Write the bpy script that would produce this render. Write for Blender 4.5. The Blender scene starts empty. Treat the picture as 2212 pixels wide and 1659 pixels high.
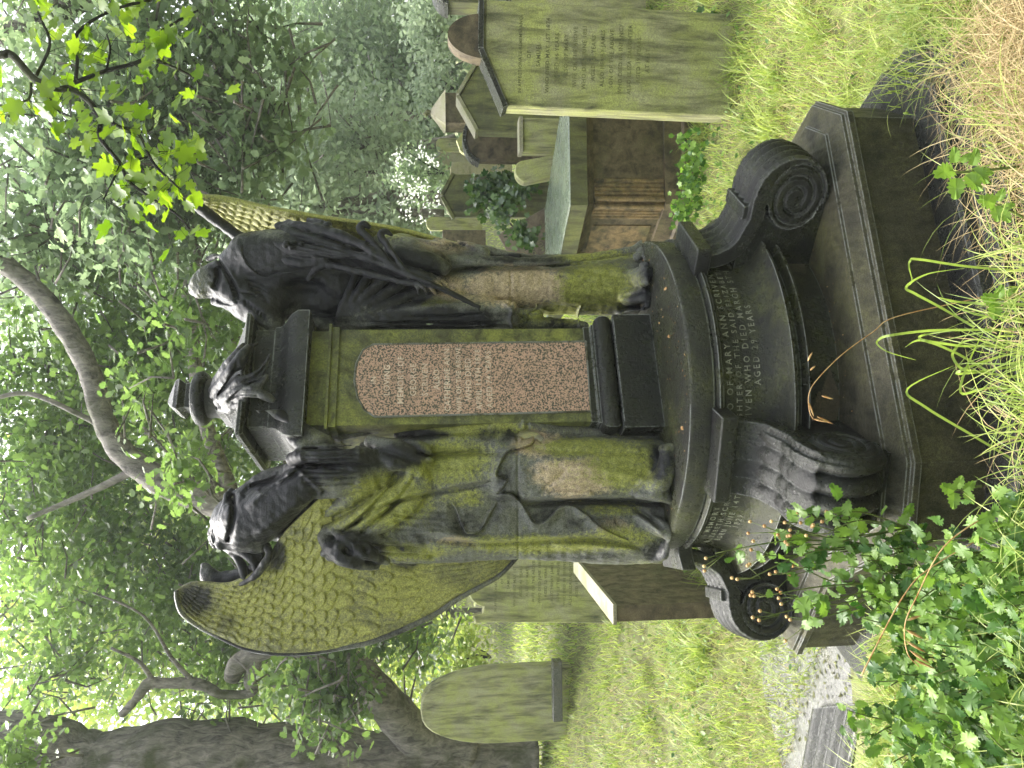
import bpy, bmesh, math, random
import numpy as np
from mathutils import Vector, Matrix
import openvdb

# ------------------------------------------------------------------ camera, sky, sun, exposure
sc = bpy.context.scene
COL = sc.collection
ZC = 2.0                                   # eye height over the monument's ground
PITCH, ROLL = math.radians(5.2), math.radians(0.7)
F_PX = 1656.8                              # focal length in pixels of a 2212 px wide picture
Fv = Vector((0, math.cos(PITCH), -math.sin(PITCH)))
Uv = Vector((0, math.sin(PITCH), math.cos(PITCH)))
Rv = Vector((1, 0, 0))
PR = math.cos(ROLL) * Rv - math.sin(ROLL) * Uv
PU = math.sin(ROLL) * Rv + math.cos(ROLL) * Uv
cam_d = bpy.data.cameras.new("camera")
cam = bpy.data.objects.new("camera", cam_d)
COL.objects.link(cam)
cam_d.sensor_width = 36.0
cam_d.lens = 36.0 * F_PX / 2212.0
cam_d.clip_start = 0.05
cam_d.clip_end = 600
X_, Y_, Z_ = -PU, PR, -Fv                  # the phone was held upright, the picture lies on its side
cam.matrix_world = Matrix(((X_.x, Y_.x, Z_.x, 0), (X_.y, Y_.y, Z_.y, 0), (X_.z, Y_.z, Z_.z, ZC), (0, 0, 0, 1)))
sc.camera = cam

SUN_EL, SUN_AZ = math.radians(58), math.radians(-50)   # high, behind the monument and to the left, through thin cloud
world = bpy.data.worlds.new("World")
sc.world = world
world.use_nodes = True
wn, wl = world.node_tree.nodes, world.node_tree.links
bg = wn["Background"]
sky = wn.new("ShaderNodeTexSky")
sky.sky_type = 'NISHITA'
sky.sun_disc = False
sky.sun_elevation = SUN_EL
sky.sun_rotation = SUN_AZ
sky.air_density = 1.0
sky.dust_density = 6.0
sky.ozone_density = 1.0
hs = wn.new("ShaderNodeHueSaturation")
hs.inputs['Saturation'].default_value = 0.30
hs.inputs['Value'].default_value = 1.7
wl.new(sky.outputs[0], hs.inputs['Color'])
wl.new(hs.outputs[0], bg.inputs['Color'])
bg.inputs['Strength'].default_value = 0.15
sun_d = bpy.data.lights.new("sun", 'SUN')
sun_d.energy = 2.0
sun_d.angle = math.radians(18.0)
sun_d.color = (1.0, 0.96, 0.88)
sun = bpy.data.objects.new("sun", sun_d)
COL.objects.link(sun)
sd = Vector((math.sin(SUN_AZ) * math.cos(SUN_EL), math.cos(SUN_AZ) * math.cos(SUN_EL), math.sin(SUN_EL)))
sun.rotation_euler = sd.to_track_quat('Z', 'Y').to_euler()
sun.location = (0, 0, 20)
sc.view_settings.view_transform = 'Standard'
sc.view_settings.look = 'None'
sc.view_settings.gamma = 1.0
sc.view_settings.use_curve_mapping = False
sc.view_settings.exposure = 1.42
sc.render.engine = 'CYCLES'
sc.cycles.max_bounces = 6
sc.cycles.diffuse_bounces = 3
sc.cycles.glossy_bounces = 2
sc.cycles.transmission_bounces = 4
sc.cycles.use_denoising = True

HAZE = 0.0022
sc.cycles.volume_bounces = 0
rng = np.random.default_rng(7)
random.seed(7)

# ------------------------------------------------------------------ picture point + distance -> place
def P(x, y, Y):
    """x across, y down in a 2212 x 1659 picture; Y = distance in front of the camera along the ground."""
    d = Fv + PR * ((829.5 - y) / F_PX) - PU * ((x - 1106.0) / F_PX)
    return Vector((0, 0, ZC)) + d * (Y / d.y)
def PZ(x, y, z):
    d = Fv + PR * ((829.5 - y) / F_PX) - PU * ((x - 1106.0) / F_PX)
    return Vector((0, 0, ZC)) + d * ((z - ZC) / d.z)
_PR, _PU, _F = np.array(PR), np.array(PU), np.array(Fv)
def pic(pts):
    q = pts - np.array([0, 0, ZC])
    w = q @ _F
    return 1106.0 - (q @ _PU) / w * F_PX, 829.5 - (q @ _PR) / w * F_PX

# ------------------------------------------------------------------ object helpers
def tag(o, label=None, cat=None, group=None, kind=None):
    if label: o['label'] = label
    if cat: o['category'] = cat
    if group: o['group'] = group
    if kind: o['kind'] = kind
    return o
def thing(name, loc, label, cat, group=None, rz=0.0, kind=None):
    o = bpy.data.objects.new(name, None)
    o.empty_display_size = 0.1
    o.location = loc
    o.rotation_euler = (0, 0, rz)
    COL.objects.link(o)
    return tag(o, label, cat, group, kind)
def mesh_obj(name, verts, faces, mat, parent=None, smooth=False, world=True, off=None):
    """faces: list of tuples or int array; with world=True the vertices are world coordinates and are made relative to the parent."""
    me = bpy.data.meshes.new(name)
    verts = np.asarray(verts, dtype=np.float64).reshape(-1, 3)
    o = bpy.data.objects.new(name, me)
    if parent is not None:
        o.parent = parent
        if world:
            root = parent; M = Matrix.Identity(4)
            chain = []
            while root is not None:
                chain.append(root); root = root.parent
            for r in reversed(chain):
                M = M @ Matrix.LocRotScale(r.location, r.rotation_euler, r.scale)
            Mi = np.array(M.inverted())
            verts = verts @ Mi[:3, :3].T + Mi[:3, 3]
    elif off is not None:
        o.location = off
        verts = verts - np.array(off)
    if isinstance(faces, np.ndarray):
        n, k = faces.shape
        me.vertices.add(len(verts)); me.vertices.foreach_set('co', verts.ravel())
        me.loops.add(n * k); me.loops.foreach_set('vertex_index', faces.astype(np.int32).ravel())
        me.polygons.add(n); me.polygons.foreach_set('loop_start', np.arange(n, dtype=np.int32) * k)
        me.update(calc_edges=True); me.validate()
    else:
        me.from_pydata([tuple(v) for v in verts], [], faces)
        me.update()
    if smooth:
        me.polygons.foreach_set('use_smooth', np.ones(len(me.polygons), dtype=bool))
    if mat: me.materials.append(mat)
    COL.objects.link(o)
    return o
def vcol(o, name, arr):
    a = o.data.color_attributes.new(name, 'FLOAT_COLOR', 'POINT')
    full = np.ones((len(arr), 4)); full[:, :arr.shape[1]] = arr
    a.data.foreach_set('color', full.ravel())

class MB:
    def __init__(s): s.v = []; s.f = []
    def add(s, v, f):
        n = len(s.v); s.v += [tuple(p) for p in v]; s.f += [tuple(i + n for i in q) for q in f]; return s
    def box(s, c, size, R=None, bev=0.0):
        bm = bmesh.new(); bmesh.ops.create_cube(bm, size=1.0)
        for v in bm.verts: v.co = Vector((v.co.x * size[0], v.co.y * size[1], v.co.z * size[2]))
        if bev: bmesh.ops.bevel(bm, geom=bm.edges[:], offset=bev, segments=2, affect='EDGES', profile=0.6)
        bm.verts.ensure_lookup_table()
        vs = [(R @ v.co if R else v.co) + Vector(c) for v in bm.verts]
        s.add(vs, [[v.index for v in f.verts] for f in bm.faces]); bm.free(); return s
    def prism(s, poly, z0, z1):
        n = len(poly)
        s.add([(p[0], p[1], z0) for p in poly] + [(p[0], p[1], z1) for p in poly],
              [tuple(range(n - 1, -1, -1)), tuple(range(n, 2 * n))] + [(i, (i + 1) % n, n + (i + 1) % n, n + i) for i in range(n)]); return s
    def loft(s, rings, cap=True):
        n = len(rings[0]); b = len(s.v)
        for r in rings: s.v += [tuple(p) for p in r]
        for k in range(len(rings) - 1):
            for i in range(n):
                a = b + k * n; c = a + n; j = (i + 1) % n
                s.f.append((a + i, a + j, c + j, c + i))
        if cap:
            s.f.append(tuple(b + i for i in range(n - 1, -1, -1))); e = b + (len(rings) - 1) * n
            s.f.append(tuple(e + i for i in range(n)))
        return s
    def tube(s, pts, rad, n=8):
        pts = [Vector(p) for p in pts]; rings = []
        up = Vector((0.13, 0.31, 0.94))
        for i, p in enumerate(pts):
            t = (pts[min(i + 1, len(pts) - 1)] - pts[max(i - 1, 0)]).normalized()
            a = t.cross(up)
            if a.length < 0.1: a = t.cross(Vector((1, 0, 0)))
            a.normalize(); b = t.cross(a)
            r = rad[i] if hasattr(rad, '__len__') else rad
            rings.append([p + a * (math.cos(6.28318 * k / n) * r) + b * (math.sin(6.28318 * k / n) * r) for k in range(n)])
        return s.loft(rings)
    def lathe(s, prof, c, n=48, a0=0, a1=None):
        full = a1 is None
        rings = [[(c[0] + r * math.cos(6.283185 * k / n), c[1] + r * math.sin(6.283185 * k / n), c[2] + z) for k in range(n)] for r, z in prof]
        return s.loft(rings)
    def build(s, name, mat, parent=None, smooth=False, world=True, off=None):
        return mesh_obj(name, s.v, s.f, mat, parent, smooth, world, off)

def autosmooth(o, deg=35):
    me = o.data
    me.polygons.foreach_set('use_smooth', np.ones(len(me.polygons), dtype=bool))
    bm = bmesh.new(); bm.from_mesh(me)
    for e in bm.edges:
        if len(e.link_faces) == 2 and e.calc_face_angle(0) > math.radians(deg): e.smooth = False
    bm.to_mesh(me); bm.free()
    return o

def smooth_path(pts, n=6):
    """Catmull-Rom through tuples of any length."""
    pts = np.array(pts, float); out = []
    m = len(pts)
    for i in range(m - 1):
        p0, p1, p2, p3 = pts[max(i - 1, 0)], pts[i], pts[i + 1], pts[min(i + 2, m - 1)]
        for k in range(n):
            t = k / n
            out.append(0.5 * ((2 * p1) + (-p0 + p2) * t + (2 * p0 - 5 * p1 + 4 * p2 - p3) * t * t + (-p0 + 3 * p1 - 3 * p2 + p3) * t ** 3))
    out.append(pts[-1])
    return np.array(out)

# ------------------------------------------------------------------ materials
def new_mat(name):
    m = bpy.data.materials.new(name); m.use_nodes = True
    nt = m.node_tree; nt.nodes.clear()
    return m, nt
class NT:
    def __init__(s, nt): s.nt = nt
    def n(s, t, **kw):
        x = s.nt.nodes.new(t)
        for k, v in kw.items():
            if k.startswith('i_'):
                key = k[2:]
                key = int(key) if key.isdigit() else key.replace('_', ' ')
                x.inputs[key].default_value = v
            else: setattr(x, k, v)
        return x
    def l(s, a, b): s.nt.links.new(a, b)
    def coord(s, scale=(1, 1, 1)):
        tc = s.n('ShaderNodeTexCoord'); mp = s.n('ShaderNodeMapping'); mp.inputs['Scale'].default_value = scale
        s.l(tc.outputs['Object'], mp.inputs[0]); return mp.outputs[0]
    def noise(s, vec, scale, detail=4, rough=0.55, dist=0.0):
        x = s.n('ShaderNodeTexNoise'); x.inputs['Scale'].default_value = scale; x.inputs['Detail'].default_value = detail
        x.inputs['Roughness'].default_value = rough; x.inputs['Distortion'].default_value = dist
        s.l(vec, x.inputs['Vector']); return x.outputs['Fac']
    def ramp(s, fac, a, b, va=0.0, vb=1.0):
        x = s.n('ShaderNodeMapRange'); x.inputs['From Min'].default_value = a; x.inputs['From Max'].default_value = b
        x.inputs['To Min'].default_value = va; x.inputs['To Max'].default_value = vb; s.l(fac, x.inputs['Value']); return x.outputs[0]
    def mix(s, fac, a, b):
        x = s.n('ShaderNodeMix', data_type='RGBA')
        if isinstance(fac, float): x.inputs[0].default_value = fac
        else: s.l(fac, x.inputs[0])
        for i, c in ((6, a), (7, b)):
            if isinstance(c, tuple): x.inputs[i].default_value = (*c, 1)
            else: s.l(c, x.inputs[i])
        return x.outputs[2]
    def math(s, op, a, b=None):
        x = s.n('ShaderNodeMath', operation=op)
        for i, c in ((0, a), (1, b)):
            if c is None: continue
            if isinstance(c, (int, float)): x.inputs[i].default_value = c
            else: s.l(c, x.inputs[i])
        return x.outputs[0]
    def bump(s, h, strength, dist=0.01, normal=None):
        x = s.n('ShaderNodeBump'); x.inputs['Strength'].default_value = strength; x.inputs['Distance'].default_value = dist
        s.l(h, x.inputs['Height'])
        if normal is not None: s.l(normal, x.inputs['Normal'])
        return x.outputs[0]
    def out(s, col, rough, normal=None, spec=0.5, **kw):
        p = s.n('ShaderNodeBsdfPrincipled'); o = s.n('ShaderNodeOutputMaterial')
        for key, c in (('Base Color', col), ('Roughness', rough), ('Specular IOR Level', spec)):
            if isinstance(c, tuple): p.inputs[key].default_value = (*c, 1)
            elif isinstance(c, (int, float)): p.inputs[key].default_value = c
            else: s.l(c, p.inputs[key])
        for k, v in kw.items(): p.inputs[k.replace('_', ' ')].default_value = v
        if normal is not None: s.l(normal, p.inputs['Normal'])
        s.l(p.outputs[0], o.inputs[0]); return p

def stone(name, base, dark, moss, dark_amt=0.5, moss_amt=0.5, rough=(0.3, 0.75), scale=1.0, bump=0.35, streak=0.0, tool=0.0, attr=False, edge=False, bare=(0.20, 0.155, 0.10), spec=0.5):
    m, nt = new_mat(name); g = NT(nt)
    v = g.coord()
    vs = g.coord((1, 1, 0.18)) if streak else v
    big = g.noise(v, 3.2 * scale, 5, 0.6)
    mid = g.noise(vs, 9 * scale, 6, 0.65, 0.4)
    fine = g.noise(v, 70 * scale, 6, 0.7)
    grit = g.noise(v, 260 * scale, 3, 0.6)
    if attr:
        at = g.n('ShaderNodeAttribute', attribute_name='stain'); sp = g.n('ShaderNodeSeparateColor'); g.l(at.outputs['Color'], sp.inputs[0])
        wob = g.math('MULTIPLY', g.math('ADD', g.math('SUBTRACT', mid, 0.5), g.math('MULTIPLY', g.math('SUBTRACT', fine, 0.5), 0.8)), 1.5)
        wob2 = g.math('MULTIPLY', g.math('ADD', g.math('SUBTRACT', big, 0.5), g.math('MULTIPLY', g.math('SUBTRACT', fine, 0.5), 1.2)), 1.5)
        col = g.mix(g.ramp(g.math('ADD', sp.outputs[2], wob), 0.3, 0.75), base, bare)
        col = g.mix(g.ramp(g.math('ADD', sp.outputs[1], wob2), 0.3, 0.8), col, moss)
        col = g.mix(g.ramp(g.math('ADD', sp.outputs[0], wob), 0.35, 0.75), col, dark)
    else:
        dk = g.ramp(g.math('ADD', mid, g.math('MULTIPLY', fine, 0.35)), 0.95 - dark_amt * 0.75, 1.15 - dark_amt * 0.6)
        ms = g.ramp(g.math('ADD', big, g.math('MULTIPLY', fine, 0.4)), 0.95 - moss_amt * 0.6, 1.1 - moss_amt * 0.45)
        col = g.mix(ms, base, moss)
        col = g.mix(dk, col, dark)
    var = g.math('MULTIPLY', g.ramp(fine, 0.3, 0.7, 0.6, 1.45), g.ramp(grit, 0.32, 0.68, 0.5, 1.55))
    hv = g.n('ShaderNodeHueSaturation'); g.l(col, hv.inputs['Color']); g.l(var, hv.inputs['Value'])
    colout = hv.outputs[0]
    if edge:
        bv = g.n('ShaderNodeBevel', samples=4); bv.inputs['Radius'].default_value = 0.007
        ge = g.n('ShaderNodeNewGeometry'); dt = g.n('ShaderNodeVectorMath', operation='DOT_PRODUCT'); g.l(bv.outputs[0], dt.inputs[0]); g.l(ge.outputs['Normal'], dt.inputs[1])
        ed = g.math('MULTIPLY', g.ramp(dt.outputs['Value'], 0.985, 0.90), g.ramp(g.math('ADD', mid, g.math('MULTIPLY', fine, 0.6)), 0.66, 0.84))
        colout = g.mix(ed, colout, (0.36, 0.37, 0.36))  # wet edge highlights and pale lichen lines, both put into the colour
    r = g.ramp(g.math('ADD', g.math('MULTIPLY', mid, 0.6), g.math('MULTIPLY', fine, 0.4)), 0.35, 0.65, rough[0], rough[1])
    h = g.math('ADD', g.math('MULTIPLY', fine, 0.8), g.math('MULTIPLY', grit, 0.35))
    if attr:
        tv = g.coord(); w = g.n('ShaderNodeTexWave', wave_type='BANDS', bands_direction='Z'); w.inputs['Scale'].default_value = 34
        w.inputs['Distortion'].default_value = 3.5; w.inputs['Detail'].default_value = 2; w.inputs['Detail Scale'].default_value = 1.2; g.l(tv, w.inputs[0])
        h = g.math('ADD', h, g.math('MULTIPLY', w.outputs['Fac'], g.ramp(big, 0.45, 0.7, 0.0, 0.10)))
        h = g.math('ADD', h, g.math('MULTIPLY', g.noise(v, 30, 4, 0.6), 0.5))
    if tool:
        tv = g.coord(); w = g.n('ShaderNodeTexWave', wave_type='BANDS', bands_direction='X'); w.inputs['Scale'].default_value = tool
        w.inputs['Distortion'].default_value = 2.5; w.inputs['Detail'].default_value = 3; w.inputs['Detail Scale'].default_value = 2.5; g.l(tv, w.inputs[0])
        h = g.math('ADD', h, g.math('MULTIPLY', w.outputs['Fac'], 0.35))
    g.out(colout, r, g.bump(h, min(1.0, bump * 1.6), 0.008), spec)
    return m

BLACK = (0.016, 0.017, 0.017); MOSS = (0.215, 0.225, 0.062); GREY = (0.060, 0.062, 0.052)
M_fig = stone("weathered_carved_stone", (0.128, 0.130, 0.118), (0.015, 0.0155, 0.018), MOSS, attr=True, rough=(0.22, 0.5), bump=0.36, spec=0.27, bare=(0.38, 0.30, 0.21))
M_wing = stone("mossy_feather_stone", (0.17, 0.17, 0.08), (0.03, 0.03, 0.025), (0.29, 0.29, 0.085), attr=True, rough=(0.45, 0.75), bump=0.35, bare=(0.13, 0.12, 0.07))
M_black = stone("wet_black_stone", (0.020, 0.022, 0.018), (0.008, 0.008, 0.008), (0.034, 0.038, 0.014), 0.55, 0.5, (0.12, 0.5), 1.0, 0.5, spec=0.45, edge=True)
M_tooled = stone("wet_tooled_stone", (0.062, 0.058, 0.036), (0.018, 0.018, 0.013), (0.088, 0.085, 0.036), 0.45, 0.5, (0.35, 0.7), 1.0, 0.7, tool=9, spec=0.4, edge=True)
M_shaft = stone("mossy_pedestal_stone", (0.10, 0.105, 0.05), (0.028, 0.03, 0.015), (0.22, 0.235, 0.05), 0.42, 0.6, (0.4, 0.7), 2.0, 0.4)
M_head = stone("mossy_headstone", (0.36, 0.35, 0.21), (0.07, 0.072, 0.04), (0.36, 0.38, 0.13), 0.44, 0.6, (0.45, 0.8), 1.6, 0.4, streak=1)
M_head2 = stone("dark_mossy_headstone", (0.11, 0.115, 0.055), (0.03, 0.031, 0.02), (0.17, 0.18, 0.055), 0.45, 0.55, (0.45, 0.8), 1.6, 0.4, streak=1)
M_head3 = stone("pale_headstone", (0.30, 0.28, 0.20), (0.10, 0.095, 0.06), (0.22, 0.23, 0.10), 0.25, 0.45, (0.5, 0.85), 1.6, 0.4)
M_brown = stone("brown_sandstone", (0.145, 0.112, 0.066), (0.035, 0.028, 0.018), (0.09, 0.085, 0.03), 0.5, 0.4, (0.4, 0.75), 1.3, 0.4)
M_slab = stone("wet_green_slab", (0.09, 0.115, 0.085), (0.035, 0.04, 0.03), (0.12, 0.15, 0.10), 0.3, 0.5, (0.14, 0.4), 1.2, 0.2, spec=0.7)
M_wet = stone("wet_grey_slab", (0.10, 0.10, 0.095), (0.035, 0.033, 0.03), (0.09, 0.08, 0.05), 0.4, 0.3, (0.06, 0.4), 1.5, 0.35, spec=0.9)

def granite():
    m, nt = new_mat("pink_granite"); g = NT(nt); v = g.coord()
    vo = g.n('ShaderNodeTexVoronoi', feature='F1'); vo.inputs['Scale'].default_value = 190; g.l(v, vo.inputs['Vector'])
    n1 = g.noise(v, 150, 3, 0.65, 0.4)
    n2 = g.noise(v, 6, 3)
    pink = g.mix(g.ramp(vo.outputs['Distance'], 0.1, 0.6), (0.64, 0.39, 0.31), (0.50, 0.32, 0.26))
    c = g.mix(g.ramp(n1, 0.49, 0.53), pink, (0.075, 0.07, 0.06))
    c = g.mix(g.ramp(n2, 0.55, 0.75, 0, 0.35), c, (0.07, 0.07, 0.04))
    g.out(c, g.ramp(n1, 0.4, 0.6, 0.35, 0.6), None, 0.5); return m
M_gran = granite()

def leaf_mat(name, c1, c2, trans=0.4, rough=0.35, spec=0.5):
    m, nt = new_mat(name); g = NT(nt)
    at = g.n('ShaderNodeAttribute', attribute_name='tint'); sp = g.n('ShaderNodeSeparateColor'); g.l(at.outputs['Color'], sp.inputs[0])
    c = g.mix(sp.outputs[0], c1, c2)
    p = g.out(c, rough, None, spec)
    t = g.n('ShaderNodeBsdfTranslucent'); mx = g.n('ShaderNodeMixShader'); mx.inputs[0].default_value = trans
    hs = g.n('ShaderNodeHueSaturation'); hs.inputs['Value'].default_value = 1.7; hs.inputs['Saturation'].default_value = 1.1; g.l(c, hs.inputs['Color'])
    g.l(hs.outputs[0], t.inputs[0]); g.l(p.outputs[0], mx.inputs[1]); g.l(t.outputs[0], mx.inputs[2])
    o = [n for n in nt.nodes if n.type == 'OUTPUT_MATERIAL'][0]; g.l(mx.outputs[0], o.inputs[0])
    return m
L_dark = leaf_mat("oak_leaf", (0.07, 0.125, 0.035), (0.19, 0.28, 0.08), 0.5, 0.32, 0.6)
L_grey = leaf_mat("grey_green_leaf", (0.14, 0.20, 0.11), (0.29, 0.37, 0.20), 0.5, 0.38, 0.5)  # grey green, lightened so that part of the haze is in the colour
L_far = leaf_mat("pale_far_leaf", (0.21, 0.27, 0.18), (0.38, 0.45, 0.30), 0.42, 0.5, 0.4)  # distance haze painted into the leaves as extra paleness
L_maple = leaf_mat("maple_leaf", (0.10, 0.18, 0.02), (0.20, 0.29, 0.035), 0.55, 0.4, 0.4)
L_herb = leaf_mat("herb_leaf", (0.035, 0.10, 0.018), (0.20, 0.32, 0.06), 0.35, 0.42, 0.35)
L_ivy = leaf_mat("ivy_leaf", (0.02, 0.06, 0.015), (0.09, 0.16, 0.03), 0.2, 0.25, 0.6)
L_grass = leaf_mat("grass_blade", (0.17, 0.26, 0.05), (0.42, 0.47, 0.14), 0.42, 0.4, 0.4)
L_hay = leaf_mat("dry_grass", (0.20, 0.14, 0.06), (0.50, 0.41, 0.23), 0.3, 0.5, 0.3)
L_pet = leaf_mat("white_blossom", (0.75, 0.75, 0.7), (0.85, 0.85, 0.85), 0.4, 0.5, 0.3)
def bark(name, c1, c2, sc_=1.0):
    m, nt = new_mat(name); g = NT(nt); v = g.coord((1, 1, 0.35)); v2 = g.coord()
    a = g.noise(v, 14 * sc_, 6, 0.7, 0.6); b = g.noise(v2, 2.2, 4)
    c = g.mix(g.ramp(a, 0.35, 0.65), c1, c2)
    c = g.mix(g.ramp(b, 0.5, 0.68), c, (0.055, 0.065, 0.02))
    g.out(c, 0.75, g.bump(a, 0.9, 0.03), 0.3); return m
M_bark = bark("wet_bark", (0.07, 0.064, 0.056), (0.33, 0.30, 0.26))
M_twig = bark("dark_twig", (0.008, 0.008, 0.007), (0.03, 0.027, 0.022), 3)
def plain(name, c1, c2, scale=20, rough=0.8, bump=0.5):
    m, nt = new_mat(name); g = NT(nt); v = g.coord(); a = g.noise(v, scale, 6, 0.65); b = g.noise(v, scale * 0.12, 4)
    c = g.mix(g.ramp(g.math('ADD', g.math('MULTIPLY', a, 0.6), g.math('MULTIPLY', b, 0.4)), 0.4, 0.6), c1, c2)
    g.out(c, rough, g.bump(a, bump, 0.02), 0.3); return m
M_soil = plain("soil_and_moss", (0.07, 0.07, 0.03), (0.17, 0.19, 0.06), 14)
M_letter = plain("worn_lead_letters", (0.11, 0.115, 0.085), (0.32, 0.325, 0.26), 25, 0.5, 0.2)
M_cut = plain("cut_letter_shadow", (0.10, 0.105, 0.05), (0.20, 0.205, 0.09), 60, 0.8, 0.2)
M_cutpink = plain("gilt_cut_letters", (0.55, 0.42, 0.36), (0.80, 0.68, 0.60), 60, 0.6, 0.2)
M_dead = plain("dead_leaf", (0.35, 0.16, 0.05), (0.62, 0.44, 0.22), 60, 0.6, 0.3)
M_bird = plain("pale_scrap", (0.5, 0.5, 0.5), (0.7, 0.7, 0.7), 60, 0.6, 0.3)
# ------------------------------------------------------------------ sculpting: distance fields turned into one continuous skin
class Sculpt:
    def __init__(s, lo, hi, vox):
        s.lo = np.array(lo, float); s.vox = vox
        s.n = np.ceil((np.array(hi, float) - s.lo) / vox).astype(int) + 1
        s.D = np.full(s.n, 0.05, dtype=np.float32)
        s.rel = []; s.lump = 0.4
    def _win(s, lo, hi):
        a = np.clip(np.floor((lo - s.lo) / s.vox).astype(int), 0, s.n)
        b = np.clip(np.ceil((hi - s.lo) / s.vox).astype(int) + 1, 0, s.n)
        if np.any(b <= a): return None, None
        ax = [s.lo[i] + np.arange(a[i], b[i]) * s.vox for i in range(3)]
        g = np.stack(np.meshgrid(*ax, indexing='ij'), -1).astype(np.float32)
        return tuple(slice(a[i], b[i]) for i in range(3)), g
    def _merge(s, w, d, k, sub=False):
        o = s.D[w]
        if sub:
            d = -d; h = np.clip(0.5 - 0.5 * (o - d) / k, 0, 1); s.D[w] = o * (1 - h) + d * h + k * h * (1 - h)
        else:
            h = np.clip(0.5 + 0.5 * (d - o) / k, 0, 1); s.D[w] = d * (1 - h) + o * h - k * h * (1 - h)
    def cone(s, a, b, ra, rb, k=0.01, sub=False, flat=None):
        a, b = np.array(a, float), np.array(b, float); m = max(ra, rb) + k + 0.03
        w, g = s._win(np.minimum(a, b) - m, np.maximum(a, b) + m)
        if w is None: return
        ba = b - a; L = max(float(ba @ ba), 1e-9)
        t = np.clip(((g - a) @ ba) / L, 0, 1)[..., None]
        d = np.linalg.norm(g - a - t * ba, axis=-1) - (ra + (rb - ra) * t[..., 0])
        s._merge(w, d.astype(np.float32), k, sub)
    def ell(s, c, r, R=None, k=0.01, sub=False):
        c = np.array(c, float); r = np.array(r, float); m = max(r) + k + 0.02
        w, g = s._win(c - m, c + m)
        if w is None: return
        q = g - c
        if R is not None: q = q @ np.array(R)
        k0 = np.linalg.norm(q / r, axis=-1); k1 = np.linalg.norm(q / (r * r), axis=-1) + 1e-9
        s._merge(w, (k0 * (k0 - 1) / k1).astype(np.float32), k, sub)
    # picture-coordinate strokes: (x, y, Y, radius in picture px)
    def tube(s, pts, k=12, n=4, sub=False):
        q = smooth_path(pts, n) if len(pts) > 2 else np.array(pts, float)
        C = np.array([P(*a[:3]) for a in q]); R_ = q[:, 3] / F_PX * q[:, 2]; kk = k / F_PX * q[0, 2]
        m = R_.max() + kk + 0.03; w, g = s._win(C.min(0) - m, C.max(0) + m)
        if w is None: return
        best = np.full(g.shape[:3], 9.0, np.float32)
        for i in range(len(q) - 1):
            a, b = C[i], C[i + 1]; ba = b - a; L = max(float(ba @ ba), 1e-9)
            mm = max(R_[i], R_[i + 1]) + kk + 0.03
            lo_, hi_ = np.minimum(a, b) - mm, np.maximum(a, b) + mm; o0 = g[0, 0, 0]
            ia = np.clip(np.floor((lo_ - o0) / s.vox).astype(int), 0, g.shape[:3]); ib = np.clip(np.ceil((hi_ - o0) / s.vox).astype(int) + 1, 0, g.shape[:3])
            sl_ = tuple(slice(ia[c], ib[c]) for c in range(3)); gg = g[sl_]
            t = np.clip(((gg - a) @ ba.astype(np.float32)) / L, 0, 1)
            d = np.linalg.norm(gg - a.astype(np.float32) - t[..., None] * ba.astype(np.float32), axis=-1) - (R_[i] + (R_[i + 1] - R_[i]) * t)
            best[sl_] = np.minimum(best[sl_], d)
        s._merge(w, best, kk, sub)
    def ridge(s, pts, w, h, taper=True): s.rel.append(('r', smooth_path(pts, 5) if len(pts) > 2 else np.array(pts, float), max(w, 2.6), h * 1.5, taper))
    def groove(s, pts, w, h): s.ridge(pts, w, -h)
    def lip(s, pts, w, h):
        """a cloth edge: the side to the left of the stroke stands h proud and falls off over w"""
        s.rel.append(('s', smooth_path(pts, 5) if len(pts) > 2 else np.array(pts, float), w, h, True))
    def relief(s, rough=None, ymax=None):
        band = np.abs(s.D) < 0.035
        idx = np.argwhere(band); pts = s.lo + idx * s.vox
        px, py = pic(pts); H = np.zeros(len(px))
        if ymax is not None: H_mask = 1 / (1 + np.exp((pts[:, 1] - ymax) / 0.02))
        for kind, q, w, h, taper in s.rel:
            m = 3.5 * w + 4
            sel = (px > q[:, 0].min() - m) & (px < q[:, 0].max() + m) & (py > q[:, 1].min() - m) & (py < q[:, 1].max() + m)
            if not sel.any(): continue
            X, Yy = px[sel], py[sel]; best = np.full(len(X), 1e9); sg = np.zeros(len(X)); tt = np.zeros(len(X)); n = len(q) - 1
            for i in range(n):
                ax, ay, bx, by = q[i][0], q[i][1], q[i + 1][0], q[i + 1][1]
                dx, dy = bx - ax, by - ay; L = dx * dx + dy * dy + 1e-9
                t = np.clip(((X - ax) * dx + (Yy - ay) * dy) / L, 0, 1)
                ex, ey = X - ax - t * dx, Yy - ay - t * dy; d = np.hypot(ex, ey)
                u = d < best; best = np.where(u, d, best); sg = np.where(u, np.sign(dx * ey - dy * ex), sg); tt = np.where(u, (i + t) / n, tt)
            env = np.clip(np.minimum(tt, 1 - tt) * 6, 0, 1) ** 0.7 if taper else 1.0
            if kind == 'r': H[sel] += h * np.exp(-(best / w) ** 2) * env
            else:
                H[sel] += np.where(sg > 0, h * np.exp(-(best / w) ** 2), -0.35 * h * np.exp(-(best / (0.35 * w)) ** 2)) * env
        if ymax is not None: H *= H_mask
        if s.lump:
            rg = np.random.default_rng(5)
            for lam, am in ((0.11, .0022), (0.07, .0016), (0.045, .0012), (0.030, .0010), (0.022, .0008)):
                for _ in range(3):
                    kv = rg.normal(0, 1, 3); kv = kv / np.linalg.norm(kv) * 6.283 / lam
                    H += am * s.lump * np.sin(pts @ kv + 2 * np.sin(pts[:, 2] * 9 + rg.uniform(0, 6)) + rg.uniform(0, 6))
        s.D[tuple(idx.T)] -= H.astype(np.float32)
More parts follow.
